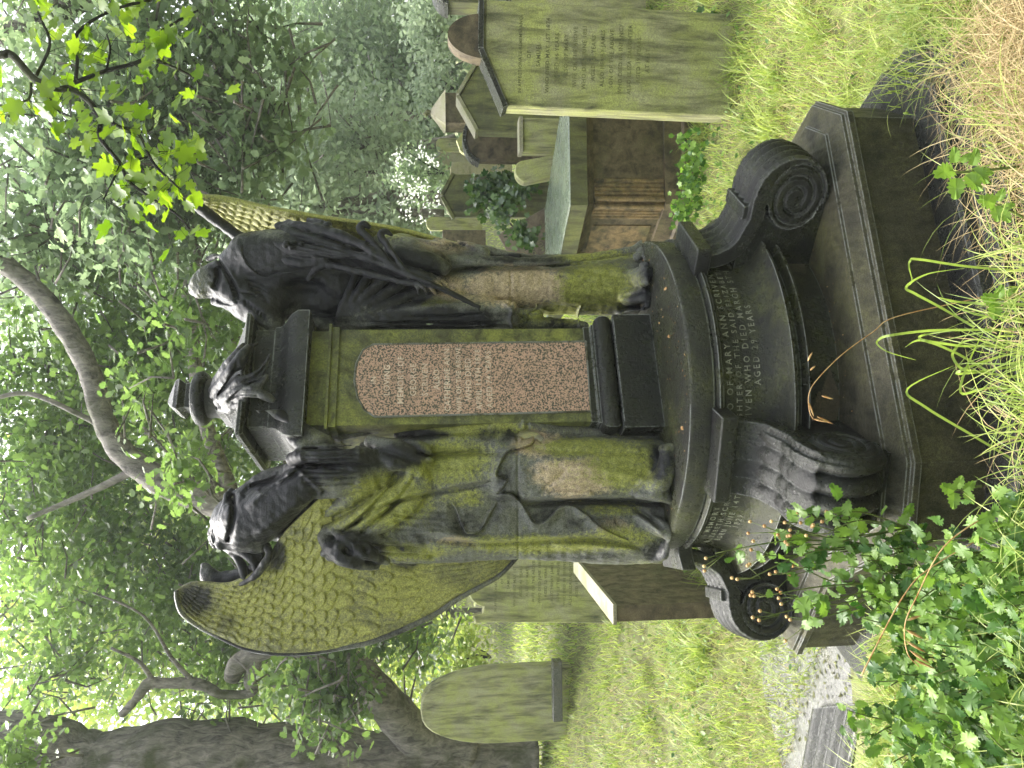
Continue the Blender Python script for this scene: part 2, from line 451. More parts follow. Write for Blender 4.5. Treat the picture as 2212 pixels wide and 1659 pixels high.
        if rough:
            c, r, amp = rough
            d = np.linalg.norm(pts - np.array(c), axis=1); sel = d < r
            q = pts[sel]; nz = np.sin(q[:, 0] * 190 + 3 * np.sin(q[:, 2] * 120)) * np.sin(q[:, 2] * 210 + 2 * np.sin(q[:, 1] * 160)) * np.sin(q[:, 1] * 170)
            ii = idx[sel]; s.D[tuple(ii.T)] -= (amp * nz * np.clip((r - d[sel]) / (0.3 * r), 0, 1)).astype(np.float32)
    def plane_cut(s, z):
        g = s.lo[2] + np.arange(s.n[2]) * s.vox
        s.D = np.maximum(s.D, (z - g)[None, None, :].astype(np.float32))
    def mesh(s, name, mat, parent):
        D = np.clip(s.D, -3 * s.vox, 3 * s.vox)
        g = openvdb.FloatGrid(float(3 * s.vox)); g.copyFromArray(D)
        g.transform = openvdb.createLinearTransform(voxelSize=s.vox)
        pts, quads = g.convertToQuads() if hasattr(g, 'convertToQuads') else g.convertToPolygons()[0:2]
        pts = np.array(pts, float) + s.lo; quads = np.array(quads)[:, ::-1]
        o = mesh_obj(name, pts, quads, mat, parent, True)
        return o, pts

def paint(o, pts, spots, base=(0, 0, 0)):
    """stains: (x, y, rx, ry, channel, strength) in picture coordinates; channel 0 black, 1 algae, 2 bare"""
    px, py = pic(pts); C = np.tile(np.array(base, float), (len(pts), 1))
    for x, y, rx, ry, ch, st in spots:
        d = np.sqrt(((px - x) / rx) ** 2 + ((py - y) / ry) ** 2)
        wgt = np.clip(1.6 - d * 1.3, 0, 1) * abs(st)
        if st > 0: C[:, ch] = np.maximum(C[:, ch], wgt)
        else: C[:, ch] *= (1 - wgt)
    vcol(o, 'stain', C)

# ------------------------------------------------------------------ the monument: plinth, drum, consoles, pedestal
CX, CY = P(1400, 854, 3.2).x, 3.2
ZP = 1.158                                   # top of the drum
ZT = 0.617                                   # top of the plinth
YAW = math.radians(20)                       # pedestal turned to the right
mon = thing("grave_monument", (CX, CY, 0.0), "black wet stone memorial base with round drum, scroll brackets and pink granite panel", "monument")

def polyoff(poly, d):
    n = len(poly); out = []
    for i in range(n):
        a, b, c = Vector(poly[i - 1]), Vector(poly[i]), Vector(poly[(i + 1) % n])
        e1 = (b - a).normalized(); e2 = (c - b).normalized()
        n1 = Vector((e1.y, -e1.x)); n2 = Vector((e2.y, -e2.x))
        m = (n1 + n2); m = m / max(m.length_squared / 2, 0.5) if m.length > 1e-6 else n1
        out.append((b.x + m.x * d, b.y + m.y * d))
    return out
def xy(v): return (v.x, v.y)
# plan of the plinth's top edge, counter-clockwise from the front corner
ra, rb = PZ(3324 / 1.8228, 436 / 1.8228, ZT - 0.02), PZ(3203 / 1.8228, 398 / 1.8228, ZT - 0.02)
fa, fb = PZ(3590 / 1.8228, 1823 / 1.8228, ZT - 0.02), PZ(3562 / 1.8228, 2150 / 1.8228, ZT - 0.02)
la, lb = PZ(3250 / 1.8228, 2310 / 1.8228, ZT - 0.02), PZ(3127 / 1.8228, 2578 / 1.8228, ZT - 0.02)
plan = [xy(fa), xy(ra), xy(rb), (CX + 0.45, CY + 0.95), (CX + 0.1, CY + 1.0), (CX - 0.75, CY + 0.62), xy(lb), xy(la), xy(fb)]
pl = MB()
def course(mb, prof):
    rings = [[(p[0], p[1], z) for p in polyoff(plan, o)] for o, z in prof]
    mb.loft(rings)
course(pl, [(-0.02, 0.335), (-0.02, ZT - 0.062), (-0.004, ZT - 0.056), (0.0, ZT - 0.052), (0.0, ZT - 0.030), (-0.012, ZT - 0.026), (-0.014, ZT - 0.014), (-0.030, ZT - 0.012), (-0.060, ZT - 0.004), (-0.085, ZT + 0.003), (-0.087, ZT + 0.013), (-0.10, ZT + 0.014)])
o = pl.build("plinth", M_tooled, mon); 
st = MB(); course(st, [(0.30, -0.05), (0.30, 0.08), (0.26, 0.10), (0.26, 0.14), (0.225, 0.155), (0.22, 0.19), (0.19, 0.20), (0.185, 0.235), (0.155, 0.25), (0.15, 0.275), (0.115, 0.29), (0.10, 0.325), (0.09, 0.333), (-0.03, 0.338)])
o2 = st.build("stepped_base", M_black, mon)

def drum_mesh():
    prof = [(0.66, ZT + 0.013), (0.66, ZT + 0.12), (0.665, ZT + 0.125), (0.70, ZT + 0.135), (0.735, ZT + 0.15), (0.74, ZT + 0.16), (0.715, ZT + 0.168), (0.70, ZT + 0.17), (0.695, ZT + 0.18), (0.71, ZT + 0.192), (0.745, ZT + 0.205), (0.75, ZT + 0.215),
            (0.742, ZT + 0.223), (0.715, ZT + 0.232), (0.68, ZT + 0.247), (0.655, ZT + 0.27), (0.643, ZT + 0.30), (0.637, ZT + 0.34), (0.636, ZT + 0.41), (0.64, ZT + 0.418), (0.652, ZT + 0.424), (0.655, ZT + 0.436), (0.646, ZT + 0.444), (0.632, ZT + 0.447), (0.632, ZT + 0.452), (0.642, ZT + 0.454)]
    prof += [(0.645, ZP - 0.012), (0.640, ZP - 0.003), (0.630, ZP), (0.30, ZP + 0.001)]
    n = 160; rings = []
    for r, z in prof:
        rings.append([(CX + (r + 0.0015 * math.sin(5 * a + z * 90)) * math.cos(a), CY + (r + 0.0015 * math.sin(5 * a + z * 90)) * math.sin(a), z) for a in [2 * math.pi * k / n for k in range(n)]])
    m = MB(); m.loft(rings); return autosmooth(m.build("drum", M_drum, mon), 40)
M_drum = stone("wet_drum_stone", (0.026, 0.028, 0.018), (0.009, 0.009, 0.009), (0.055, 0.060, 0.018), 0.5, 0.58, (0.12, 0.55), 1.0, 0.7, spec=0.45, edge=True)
drum_mesh()

def console(ang, kind, rs=1.17, dz=0.0):
    """scroll bracket in its own plane: r outwards from the drum, z up, t across; a distance field cut in the drum's wall"""
    W = 0.115 if kind != 'front' else 0.135
    vox = 0.0045
    r = np.arange(0.50, 1.12, vox); z = np.arange(ZT - 0.02, ZT + 0.50, vox); t = np.arange(-W - 0.04, W + 0.045, vox)
    R, Z = np.meshgrid(r, z, indexing='ij')
    def seg(ax, az, bx, bz, ra, rb):
        dx, dz = bx - ax, bz - az; L = dx * dx + dz * dz
        h = np.clip(((R - ax) * dx + (Z - az) * dz) / L, 0, 1)
        return np.hypot(R - ax - h * dx, Z - az - h * dz) - (ra + (rb - ra) * h)
    path = smooth_path([(0.665, ZT + 0.425), (0.68, ZT + 0.36), (0.715, ZT + 0.305), (0.775, ZT + 0.275), (0.815, ZT + 0.262), (0.865, ZT + 0.262), (0.925, ZT + 0.245), (0.968, ZT + 0.195), (0.975, ZT + 0.135), (0.945, ZT + 0.075), (0.885, ZT + 0.045)], 5)
    strip = np.full(R.shape, 9.0)
    for i in range(len(path) - 1):
        strip = np.minimum(strip, seg(path[i][0], path[i][1], path[i + 1][0], path[i + 1][1], 0.026, 0.026))
    vol = np.hypot(R - 0.878, Z - (ZT + 0.135)) - 0.10            # volute disc
    web = np.maximum(np.maximum(R - 0.92, (ZT + 0.0) - Z), 9 * 0 + Z - (ZT + 0.30))
    web = np.maximum(web, (Z - (ZT + 0.29)) * 0.8 + (R - 0.72) * 0.6)
    web = np.maximum(web, 0.55 - R)
    cap = np.maximum(np.abs(R - 0.665) - 0.055, np.abs(Z - (ZT + 0.435)) - 0.028)
    blk = np.maximum(np.abs(R - 0.825) - 0.022, np.abs(Z - (ZT + 0.275)) - 0.035)
    # spiral groove and eye on the flat cheeks
    dr = np.hypot(R - 0.878, Z - (ZT + 0.135)); th = np.arctan2(Z - (ZT + 0.135), R - 0.878)
    spiral = np.abs(((dr - 0.016 * (th / (2 * math.pi)) * 2) / 0.034) % 1.0 - 0.5)
    spi = np.clip((spiral - 0.30) * 8, 0, 1) * ((dr < 0.105) & (dr > 0.02))
    D = np.empty((len(r), len(z), len(t)), np.float32)
    for k, tt in enumerate(t):
        a = abs(tt)
        if kind == 'front':
            lobe = abs(math.sin(tt / W * math.pi * 2.0)) ** 0.55
            low = np.clip((ZT + 0.262 - Z) / .02, 0, 1)
            tip_ = ZT + 0.30 + 0.03 * lobe
            rib = (0.036 * (lobe - 0.75)) * low + (1 - low) * (0.012 * lobe * np.clip((tip_ - Z) / .006, -.6, 1) + 0.004 * np.abs(np.sin((R + Z) * 60)))
        else:
            rib = 0.007 * np.cos(tt / W * math.pi * 4.5)
        s_ = strip - rib
        d = np.minimum(s_, np.minimum(vol - (rib if kind == 'front' else 0), np.maximum(web, a - W * 0.86)))
        d = np.minimum(d, np.minimum(cap, blk) if kind != 'front' else cap)
        side = a - W
        side = side + 0.010 * spi
        side2 = np.where((strip > 0.0) & (dr > 0.100), a - W * 0.82, side)
        wide = 0.02 if True else 0
        dd = np.maximum(d, side2)
        dd = np.minimum(dd, np.maximum(cap, a - W - wide)) if True else dd
        D[:, :, k] = dd
    g = openvdb.FloatGrid(float(3 * vox)); g.copyFromArray(np.clip(D, -3 * vox, 3 * vox))
    g.transform = openvdb.createLinearTransform(voxelSize=vox)
    pts, quads = g.convertToQuads()
    pts = np.array(pts, float); pr, pz, ptn = pts[:, 0] + r[0], pts[:, 1] + z[0], pts[:, 2] + t[0]
    pr = np.where(pr > 0.665, 0.665 + (pr - 0.665) * rs, pr); pz = pz + dz * np.clip((pr - .66) / .1, 0, 1)
    # direction: 0 deg faces the camera, positive to the right
    er = (math.sin(ang), -math.cos(ang)); et = (math.cos(ang), math.sin(ang))
    w = np.stack([CX + pr * er[0] + ptn * et[0], CY + pr * er[1] + ptn * et[1], pz], -1)
    return mesh_obj("scroll_bracket", w, np.array(quads), M_black, mon, True)
# places where the face has scaled off, and crumbs lying on the ledges
def patch(a0, a1, z0, z1, R_, lobes, seed):
    rg = np.random.default_rng(seed); na, nz = 26, 18; v = []; f = []; ok = {}
    for i in range(na):
        for j in range(nz):
            u, w = i / (na - 1) * 2 - 1, j / (nz - 1) * 2 - 1
            inside = (u * u) * 1.1 + (w * w) * 1.1 + 0.35 * math.sin(u * lobes + seed) * math.sin(w * lobes * 1.3 + seed * 2) < 0.9
            if inside: ok[(i, j)] = 1
            a = a0 + (a1 - a0) * i / (na - 1); z = z0 + (z1 - z0) * j / (nz - 1); r = R_ + 0.0012 + rg.uniform(0, .0012)
            v.append((CX + r * math.sin(a), CY - r * math.cos(a), z))
    for i in range(na - 1):
        for j in range(nz - 1):
            if all(k in ok for k in ((i, j), (i + 1, j), (i, j + 1), (i + 1, j + 1))): f.append((i * nz + j, (i + 1) * nz + j, (i + 1) * nz + j + 1, i * nz + j + 1))
    mesh_obj("scaled_patch", v, f, M_scale, mon, True)
M_scale = stone("scaled_sandstone", (0.085, 0.068, 0.042), (0.03, 0.027, 0.02), (0.06, 0.058, 0.03), 0.4, 0.4, (0.3, 0.6), 2.0, 0.6)
patch(math.radians(-14), math.radians(8), ZT + .015, ZT + .085, .661, 3, 1)
patch(math.radians(-12), math.radians(2), ZT + .05, ZT + .118, .661, 4, 5)
patch(math.radians(42), math.radians(53), ZT + .02, ZT + .115, .661, 3.4, 2)
console(math.radians(56), 'side')
console(math.radians(-17), 'front', 1.14)
console(math.radians(-80), 'side', 1.0, -0.02)

# pedestal: square, built in its own frame then turned
b_r, b_l = PZ(1405, 679, ZP), PZ(1438, 921, ZP)
fdir = (b_r - b_l); side_len = fdir.length; YAW = math.atan2(fdir.y, fdir.x); fdir.normalize()
nin = Vector((-fdir.y, fdir.x, 0))
pc = (b_r + b_l) / 2 + nin * (side_len / 2)
PCX, PCY = pc.x, pc.y
def zat(x, y):                               # height of a picture point on the pedestal's front plane
    d = P(x, y, 1.0) - Vector((0, 0, ZC)); n = -nin
    p0 = b_l; t = (p0 - Vector((0, 0, ZC))).dot(n) / d.dot(n)
    return ZC + d.z * t
def sq(h, z):
    c = []
    for sx, sy in ((-1, -1), (1, -1), (1, 1), (-1, 1)):
        c.append((PCX + fdir.x * sx * h + nin.x * sy * h, PCY + fdir.y * sx * h + nin.y * sy * h, z))
    return c
hb = side_len / 2
zz = {k: zat(k, 800) for k in (1400, 1335, 1294, 1272, 727, 704, 664, 637, 600, 583, 540)}
hs_ = hb * 0.83
ped = MB(); ped.loft([sq(hb, ZP + 0.002), sq(hb, zz[1335] - 0.004), sq(hb - 0.006, zz[1335])]); ped.build("pedestal_block", M_black, mon)
tor = MB(); rings = [sq(hs_ + 0.012, zz[1335] + 0.0005)]
for k in range(9):
    a = -math.pi / 2 + math.pi * k / 8; rings.append(sq(hs_ + 0.012 + 0.026 * math.cos(a), (zz[1335] + zz[1294]) / 2 + (zz[1294] - zz[1335]) / 2 * math.sin(a)))
rings += [sq(hs_ + 0.010, zz[1294]), sq(hs_ + 0.010, zz[1294] + 0.010), sq(hs_ + 0.004, zz[1294] + 0.014), sq(hs_ + 0.004, zz[1272])]
autosmooth(tor.loft(rings).build("torus_moulding", M_black, mon), 30)
sh = MB(); sh.loft([sq(hs_, zz[1272]), sq(hs_, zz[727] + 0.02)]); sh.build("pedestal_shaft", M_shaft, mon)
neck = MB(); neck.loft([sq(hs_ + 0.008, zz[727]), sq(hs_ + 0.008, zz[704] - 0.012), sq(hs_ + 0.018, zz[704] - 0.010), sq(hs_ + 0.018, zz[704]), sq(hs_ - 0.004, zz[704] + 0.002), sq(hs_ - 0.004, zz[664])])
neck.build("mossy_frieze", M_shaft, mon)
cor = MB(); h0 = hb * 1.07
prof = [(hs_, zz[664] + 0.0005), (h0, zz[664] + 0.002), (h0, zz[637])]
for k in range(1, 8):
    a = k / 7; prof.append((h0 - 0.005 - 0.045 * (a - 0.16 * math.sin(2 * math.pi * a)), zz[637] + (zz[583] - zz[637]) * a * 0.92))
prof += [(h0 - 0.05, zz[583]), (hb * 0.84, zz[583] + 0.001)]
autosmooth(cor.loft([sq(a, b) for a, b in prof]).build("cornice", M_black, mon), 30)
up = MB(); up.loft([sq(hb * 0.83, zz[583] + 0.0015), sq(hb * 0.83, zz[540]), sq(hb * 0.81, zz[540] + 0.006), sq(hb * 0.5, zz[540] + 0.008)]); up.build("top_block", M_black, mon)

# granite panel with an arched head, let into the shaft's face
def onface(x, y, lift):
    d = P(x, y, 1.0) - Vector((0, 0, ZC)); p0 = Vector((PCX, PCY, 0)) - nin * (hs_ + lift)
    t = (p0 - Vector((0, 0, ZC))).dot(nin) / d.dot(nin); return Vector((0, 0, ZC)) + d * t
pan = [(1264, 738), (1274, 888), (812, 899), (790, 885), (775, 858), (768, 822), (772, 786), (786, 757), (808, 745)]
pw = [onface(x, y, 0.004) for x, y in pan]
n = len(pw); m = MB(); m.add([p for p in pw] + [p + nin * 0.02 for p in pw], [tuple(range(n)), tuple(range(2 * n - 1, n - 1, -1))] + [(i, n + i, n + (i + 1) % n, (i + 1) % n) for i in range(n)])
m.build("granite_panel", M_gran, mon)
# a thin carved rim round the panel
rim = MB(); q = [onface(x, y, 0.003) for x, y in pan]
cm = sum(q, Vector()) / len(q)
rim.tube([p + (p - cm).normalized() * 0.004 for p in q] + [q[0] + (q[0] - cm).normalized() * 0.004], 0.0045, 6); rim.build("panel_rim", M_tooled, mon)

# ------------------------------------------------------------------ lettering
def text_verts(txt, size, align='CENTER', sp=1.12):
    cu = bpy.data.curves.new("tmp", 'FONT'); cu.body = txt; cu.size = size; cu.align_x = align; cu.resolution_u = 2; cu.offset = size * 0.012; cu.space_character = sp
    ob = bpy.data.objects.new("tmp", cu); COL.objects.link(ob)
    dg = bpy.context.evaluated_depsgraph_get(); me = bpy.data.meshes.new_from_object(ob.evaluated_get(dg))
    v = [tuple(p.co) for p in me.vertices]; f = [tuple(p.vertices) for p in me.polygons]
    bpy.data.objects.remove(ob); bpy.data.curves.remove(cu); bpy.data.meshes.remove(me)
    return v, f
def letters_flat(lines, origin, ex, ez, n, mat, parent, name="inscription", lift=0.002):
    """lines: (text, size, drop); origin top centre; ex along the text, ez up, n outwards"""
    m = MB()
    for txt, size, dy in lines:
        v, f = text_verts(txt, size)
        m.add([origin + ex * a + ez * (b - dy) + n * lift for a, b, c in v], f)
    return m.build(name, mat, parent)
ez = Vector((0, 0, 1)); orig = onface(770, 822, 0.0045)
pscale = (onface(1000, 745, 0).z - onface(1274, 745, 0).z) / 274
L = [("IN", 20, 40), ("LOVING", 22, 68), ("MEMORY OF", 22, 96), ("GEORGE", 22, 122), ("SCRIVEN", 22, 146), ("ALSO", 22, 170), ("CATHERINE ANN", 21, 192), ("WIFE OF THE ABOVE", 18, 215), ("WHO DIED", 22, 236), ("APRIL 11TH 1878", 21, 257), ("AGED 74 YEARS", 21, 279)]
letters_flat([(t, s * pscale * 0.80, d * pscale) for t, s, d in L], orig, fdir, ez, -nin, M_cutpink, mon, "panel_lettering", 0.0016)

def letters_drum(lines, a_mid, r_of_z, mat):
    m = MB()
    for txt, size, z in lines:
        v, f = text_verts(txt, size, 'CENTER', 1.55)
        out = []
        for a, b, c in v:
            zz_ = z + b; r = r_of_z(zz_) + 0.0015; th = a_mid + a / r
            out.append((CX + r * math.sin(th), CY - r * math.cos(th), zz_))
        m.add(out, f)
    return m.build("drum_lettering", mat, mon)
rz = lambda z: float(np.interp(z, [ZT + 0.205, ZT + 0.232, ZT + 0.247, ZT + 0.27, ZT + 0.30, ZT + 0.34, ZT + 0.41], [0.75, 0.715, 0.68, 0.655, 0.643, 0.637, 0.636]))
letters_drum([("ALSO OF MARY ANN SCRIVEN", 0.031, ZT + 0.385), ("DAUGHTER OF THE SAID ELIZABETH", 0.0285, ZT + 0.353), ("SCRIVEN WHO DIED MARCH 5TH", 0.030, ZT + 0.321), ("AGED 29 YEARS", 0.029, ZT + 0.290)], math.radians(17), rz, M_letter)
letters_drum([("IN MEMORY OF", 0.030, ZT + 0.385), ("ELIZABETH SCRIVEN", 0.029, ZT + 0.353), ("BORN JUNE 14TH", 0.029, ZT + 0.321), ("1829", 0.029, ZT + 0.290)], math.radians(-46), rz, M_letter)
# ------------------------------------------------------------------ the two stone angels
VX = 0.0042
def bounds(x0, x1, y0, y1, Y0, Y1):
    c = np.array([P(x, y, Y) for x in (x0, x1) for y in (y0, y1) for Y in (Y0, Y1)])
    return c.min(0), c.max(0)

def grid_wing(name, Lc, Rc, depthL, depthR, bow, mat, parent, rows, across, spots, base, amp=0.007, thick=0.03, ns=420, nt=190):
    Lc, Rc = np.array(Lc, float), np.array(Rc, float)
    def samp(C, s):
        d = np.r_[0, np.cumsum(np.hypot(*(np.diff(C[:, :2], axis=0)).T))]; d /= d[-1]
        f = lambda j: np.interp(s, d, C[:, j])
        return f(0), f(1)
    s = np.linspace(0, 1, ns); t = np.linspace(0, 1, nt)
    Ls = smooth_path(Lc, 8); Rs = smooth_path(Rc, 8)
    lx, ly = samp(Ls, s); rx, ry = samp(Rs, s)
    S, T = np.meshgrid(s, t, indexing='ij')
    px = lx[:, None] * (1 - T) + rx[:, None] * T; py = ly[:, None] * (1 - T) + ry[:, None] * T
    Yd = (np.interp(S, *depthL) * (1 - T) + np.interp(S, *depthR) * T) + bow * np.sin(math.pi * T) * np.sin(math.pi * np.clip(S * 1.1, 0, 1))
    # feather relief
    b = np.interp(S, rows[0], rows[1]); width = np.hypot(rx - lx, ry - ly)[:, None] * np.ones_like(T)
    a = T * across + 0.25 * np.sin(b * 1.7 + T * 5) 
    H = np.full(S.shape, -1.0); got = np.zeros(S.shape, bool)
    fb = np.floor(b)
    for dk in (-2, -1, 0):
        k = fb + dk
        ca = (a + 0.5 * (k % 2) + 0.13 * np.sin(k * 2.3)) % 1.0 - 0.5
        tip = k + 1 + 0.75 * np.sqrt(np.clip(1 - (2 * ca) ** 2, 0, 1)) - 0.35
        m = (b < tip) & ~got
        u = np.clip((b - k) / 1.5, 0, 1)
        h = 0.25 + 0.75 * u - 0.55 * (2 * ca) ** 2 * (0.4 + 0.6 * u) + 0.10 * np.exp(-(ca / 0.06) ** 2)
        edge = np.clip((tip - b) / 0.07, 0, 1)
        H = np.where(m, h * (0.55 + 0.45 * edge), H); got |= m
    H = np.where(H < 0, 0, H)
    H *= np.interp(S, [0, 0.06, 1], [0.2, 1, 1]) * np.clip(np.minimum(T, 1 - T) * 14, 0, 1)
    ampS = amp * np.interp(S, [0, 0.5, 0.75, 1], [0.9, 1.0, 0.55, 0.35])
    d0 = np.array(Fv)
    DX = d0[None, None, :] + ((829.5 - py) / F_PX)[..., None] * _PR - ((px - 1106) / F_PX)[..., None] * _PU
    pos = np.array([0, 0, ZC]) + DX * (Yd / DX[..., 1])[..., None]
    gs = np.gradient(pos, axis=0); gt = np.gradient(pos, axis=1); N = np.cross(gs, gt); N /= np.linalg.norm(N, axis=-1, keepdims=True) + 1e-9
    N *= np.where(N[..., 1:2] > 0, -1, 1)
    front = pos + N * (H * ampS)[..., None]
    edgeT = np.clip(np.minimum(np.minimum(T, 1 - T) * 10, np.minimum(S, 1 - S) * 14), 0, 1) ** 0.5
    back = pos - N * (thick * edgeT + 0.003)[..., None]
    V = np.concatenate([front.reshape(-1, 3), back.reshape(-1, 3)]); n0 = ns * nt
    i, j = np.meshgrid(np.arange(ns - 1), np.arange(nt - 1), indexing='ij'); q = (i * nt + j).ravel()
    F1 = np.stack([q, q + 1, q + nt + 1, q + nt], -1); F2 = (F1 + n0)[:, ::-1]
    ring = list(range(0, nt)) + [k * nt + nt - 1 for k in range(1, ns)] + [(ns - 1) * nt + k for k in range(nt - 2, -1, -1)] + [k * nt for k in range(ns - 2, 0, -1)]
    ring = np.array(ring); r2 = np.roll(ring, -1); F3 = np.stack([ring, ring + n0, r2 + n0, r2], -1)
    o = mesh_obj(name, V, np.concatenate([F1, F2, F3]), mat, parent, True)
    paint(o, V, spots, base)
    return o

# ---- left angel ---------------------------------------------------
pA = PZ(1445, 1085, ZP)
angA = thing("angel_statue", tuple(pA), "headless stone angel with a broad mossy wing and a bare foot, reaching to the urn", "statue", "stone angels on the memorial")
lo, hi = bounds(450, 1480, 895, 1245, 2.60, 3.30); lo[2] = ZP - 0.03
S = Sculpt(lo, hi, VX)
S.tube([(1452, 1010, 2.90, 58), (1330, 1008, 2.91, 66), (1180, 1015, 2.93, 68), (1050, 1020, 2.96, 68), (900, 1045, 3.0, 74), (780, 1060, 3.02, 72)], 20)
S.tube([(1452, 1140, 2.99, 76), (1300, 1140, 2.99, 74), (1150, 1130, 3.0, 68), (1000, 1128, 3.0, 76), (860, 1120, 3.02, 76), (780, 1118, 3.04, 66)], 25)
S.tube([(820, 1085, 3.04, 78), (720, 1090, 3.06, 74), (620, 1105, 3.05, 64), (545, 1118, 3.02, 58), (505, 1125, 3.0, 46)], 25)
S.ell(P(500, 1128, 2.99), (0.095, 0.09, 0.045), k=0.03)
S.tube([(500, 1158, 3.0, 26), (474, 1156, 3.0, 24)], 8)                      # neck stump
S.ell(P(468, 1158, 3.0), (0.045, 0.045, 0.016), k=0.012)
S.tube([(492, 1070, 2.97, 8), (486, 1100, 2.93, 10), (479, 1140, 2.925, 10), (476, 1178, 2.95, 9)], 5)   # collar
S.tube([(500, 1062, 2.99, 7), (499, 1098, 2.945, 8), (493, 1140, 2.94, 7)], 4)
# near shoulder and upper arm
S.tube([(535, 1128, 2.93, 56), (585, 1102, 2.90, 52), (630, 1068, 2.87, 44), (665, 1040, 2.85, 36)], 18)
S.tube([(505, 1165, 2.97, 20), (535, 1175, 2.96, 22), (565, 1172, 2.95, 20)], 16)
S.tube([(512, 1082, 2.98, 18), (560, 1048, 2.97, 22), (605, 1026, 2.95, 20), (645, 1010, 2.92, 12)], 10)   # far shoulder
S.tube([(540, 1085, 2.95, 34), (595, 1056, 2.93, 30), (645, 1026, 2.90, 18)], 14)
# sleeve rolls
S.tube([(632, 994, 2.86, 15), (660, 985, 2.83, 20), (710, 982, 2.82, 23), (770, 985, 2.83, 22), (812, 988, 2.86, 14)], 7)
S.tube([(640, 1030, 2.86, 16), (680, 1032, 2.83, 24), (735, 1030, 2.82, 27), (790, 1015, 2.84, 26), (850, 1000, 2.88, 18)], 9)
S.tube([(690, 1062, 2.86, 18), (740, 1052, 2.85, 20), (800, 1040, 2.86, 18)], 8)
S.tube([(800, 955, 2.90, 14), (850, 965, 2.86, 17), (900, 985, 2.86, 16), (930, 998, 2.88, 9)], 7)
S.tube([(800, 985, 2.88, 14), (850, 1000, 2.84, 16), (905, 1012, 2.86, 12)], 7)
S.tube([(880, 955, 2.9, 10), (915, 970, 2.86, 14), (932, 990, 2.86, 10)], 5)
S.tube([(640, 1008, 2.91, 20), (720, 1006, 2.89, 22), (800, 1003, 2.90, 18)], 10)
# swag folds from the left hip up to the right
S.tube([(712, 1150, 2.91, 16), (780, 1118, 2.86, 22), (850, 1068, 2.86, 24), (905, 1022, 2.86, 18)], 10)
S.tube([(735, 1165, 2.90, 14), (800, 1140, 2.87, 20), (865, 1108, 2.87, 22), (910, 1050, 2.87, 20), (915, 1015, 2.88, 12)], 10)
S.tube([(700, 1110, 2.92, 12), (760, 1075, 2.88, 16), (830, 1030, 2.88, 16)], 8)
# waist knot of gathered cloth at the left
S.tube([(700, 1160, 2.90, 14), (728, 1192, 2.85, 22), (765, 1212, 2.84, 18), (810, 1222, 2.87, 9)], 6)
S.tube([(735, 1158, 2.87, 13), (760, 1180, 2.83, 15), (795, 1196, 2.83, 14), (835, 1212, 2.88, 8)], 5)
S.tube([(715, 1200, 2.87, 12), (745, 1165, 2.84, 12), (785, 1160, 2.85, 14), (820, 1168, 2.87, 12)], 5)
S.ell(P(752, 1186, 2.82), (0.022, 0.02, 0.02), k=0.008, sub=True)
S.ell(P(793, 1178, 2.81), (0.03, 0.02, 0.014), k=0.008, sub=True)
for a_, b_, c_ in (((705, 1172), (740, 1205), (790, 1218)), ((722, 1150), (752, 1170), (770, 1205)), ((745, 1205), (775, 1175), (815, 1190)), ((700, 1195), (730, 1180), (760, 1150))):
    S.tube([(*a_, 2.86, 7), (*b_, 2.825, 8), (*c_, 2.85, 5)], 3)
# narrow pleats below the knot
for j, yy in enumerate((1148, 1165, 1181, 1196)):
    S.tube([(815, yy, 2.90 + 0.012 * j, 8), (880, yy + 4, 2.89 + 0.012 * j, 10), (945 - 8 * j, yy + 5, 2.90 + 0.012 * j, 10)], 4)
S.tube([(835, 1205, 2.99, 12), (960, 1198, 2.97, 18), (1120, 1188, 2.96, 20), (1290, 1196, 2.95, 20), (1440, 1196, 2.97, 18)], 10)
S.tube([(930, 1170, 2.93, 10), (1060, 1172, 2.92, 14), (1200, 1165, 2.92, 15), (1330, 1172, 2.92, 12), (1410, 1185, 2.94, 9)], 8)
# hanging folds against the pedestal
S.tube([(790, 968, 2.97, 15), (900, 962, 2.93, 20), (1010, 958, 2.92, 22), (1110, 950, 2.92, 20)], 8)
S.tube([(860, 938, 2.99, 9), (960, 930, 2.95, 14), (1060, 922, 2.93, 17), (1135, 916, 2.93, 18)], 7)
S.tube([(1135, 916, 2.93, 17), (1160, 922, 2.94, 19), (1200, 930, 2.95, 16), (1300, 936, 2.96, 14), (1420, 944, 2.96, 13)], 9)
S.tube([(730, 945, 3.0, 8), (850, 920, 2.98, 12), (1000, 912, 2.97, 12)], 6)
S.groove([(501, 1066), (505, 1100), (500, 1140), (492, 1172)], 6, 0.014)
S.groove([(522, 1070), (552, 1048), (585, 1040), (618, 1024)], 8, 0.009)
S.ridge([(530, 1098), (565, 1068), (605, 1038), (640, 1014)], 7, 0.008)
S.groove([(570, 1190), (610, 1150), (650, 1112), (690, 1078)], 8, 0.010)
S.ridge([(548, 1160), (600, 1120), (650, 1078)], 9, 0.006)
for y0_ in (968, 980, 992, 1018, 1032, 1044): S.groove([(650, y0_), (710, y0_ + 2), (775, y0_ - 2)], 3.2, 0.007)
S.groove([(1118, 940), (1119, 1080), (1120, 1215)], 2.2, 0.004)
for k in range(5): S.groove([(735 + 8 * k, 1150 - 4 * k), (800 + 4 * k, 1112 - 8 * k), (880, 1060 - 12 * k)], 4, 0.007)
for k in range(4): S.groove([(850, 1112 + 14 * k), (900, 1118 + 13 * k), (960, 1120 + 12 * k)], 4, 0.005)
for k in range(5): S.ridge([(1150 + 10 * k, 1000 + 16 * k), (1250, 1010 + 14 * k), (1360 + 8 * k, 1000 + 20 * k)], 6, 0.003)
S.ridge([(1200, 1180), (1290, 1180), (1380, 1188)], 7, 0.006)
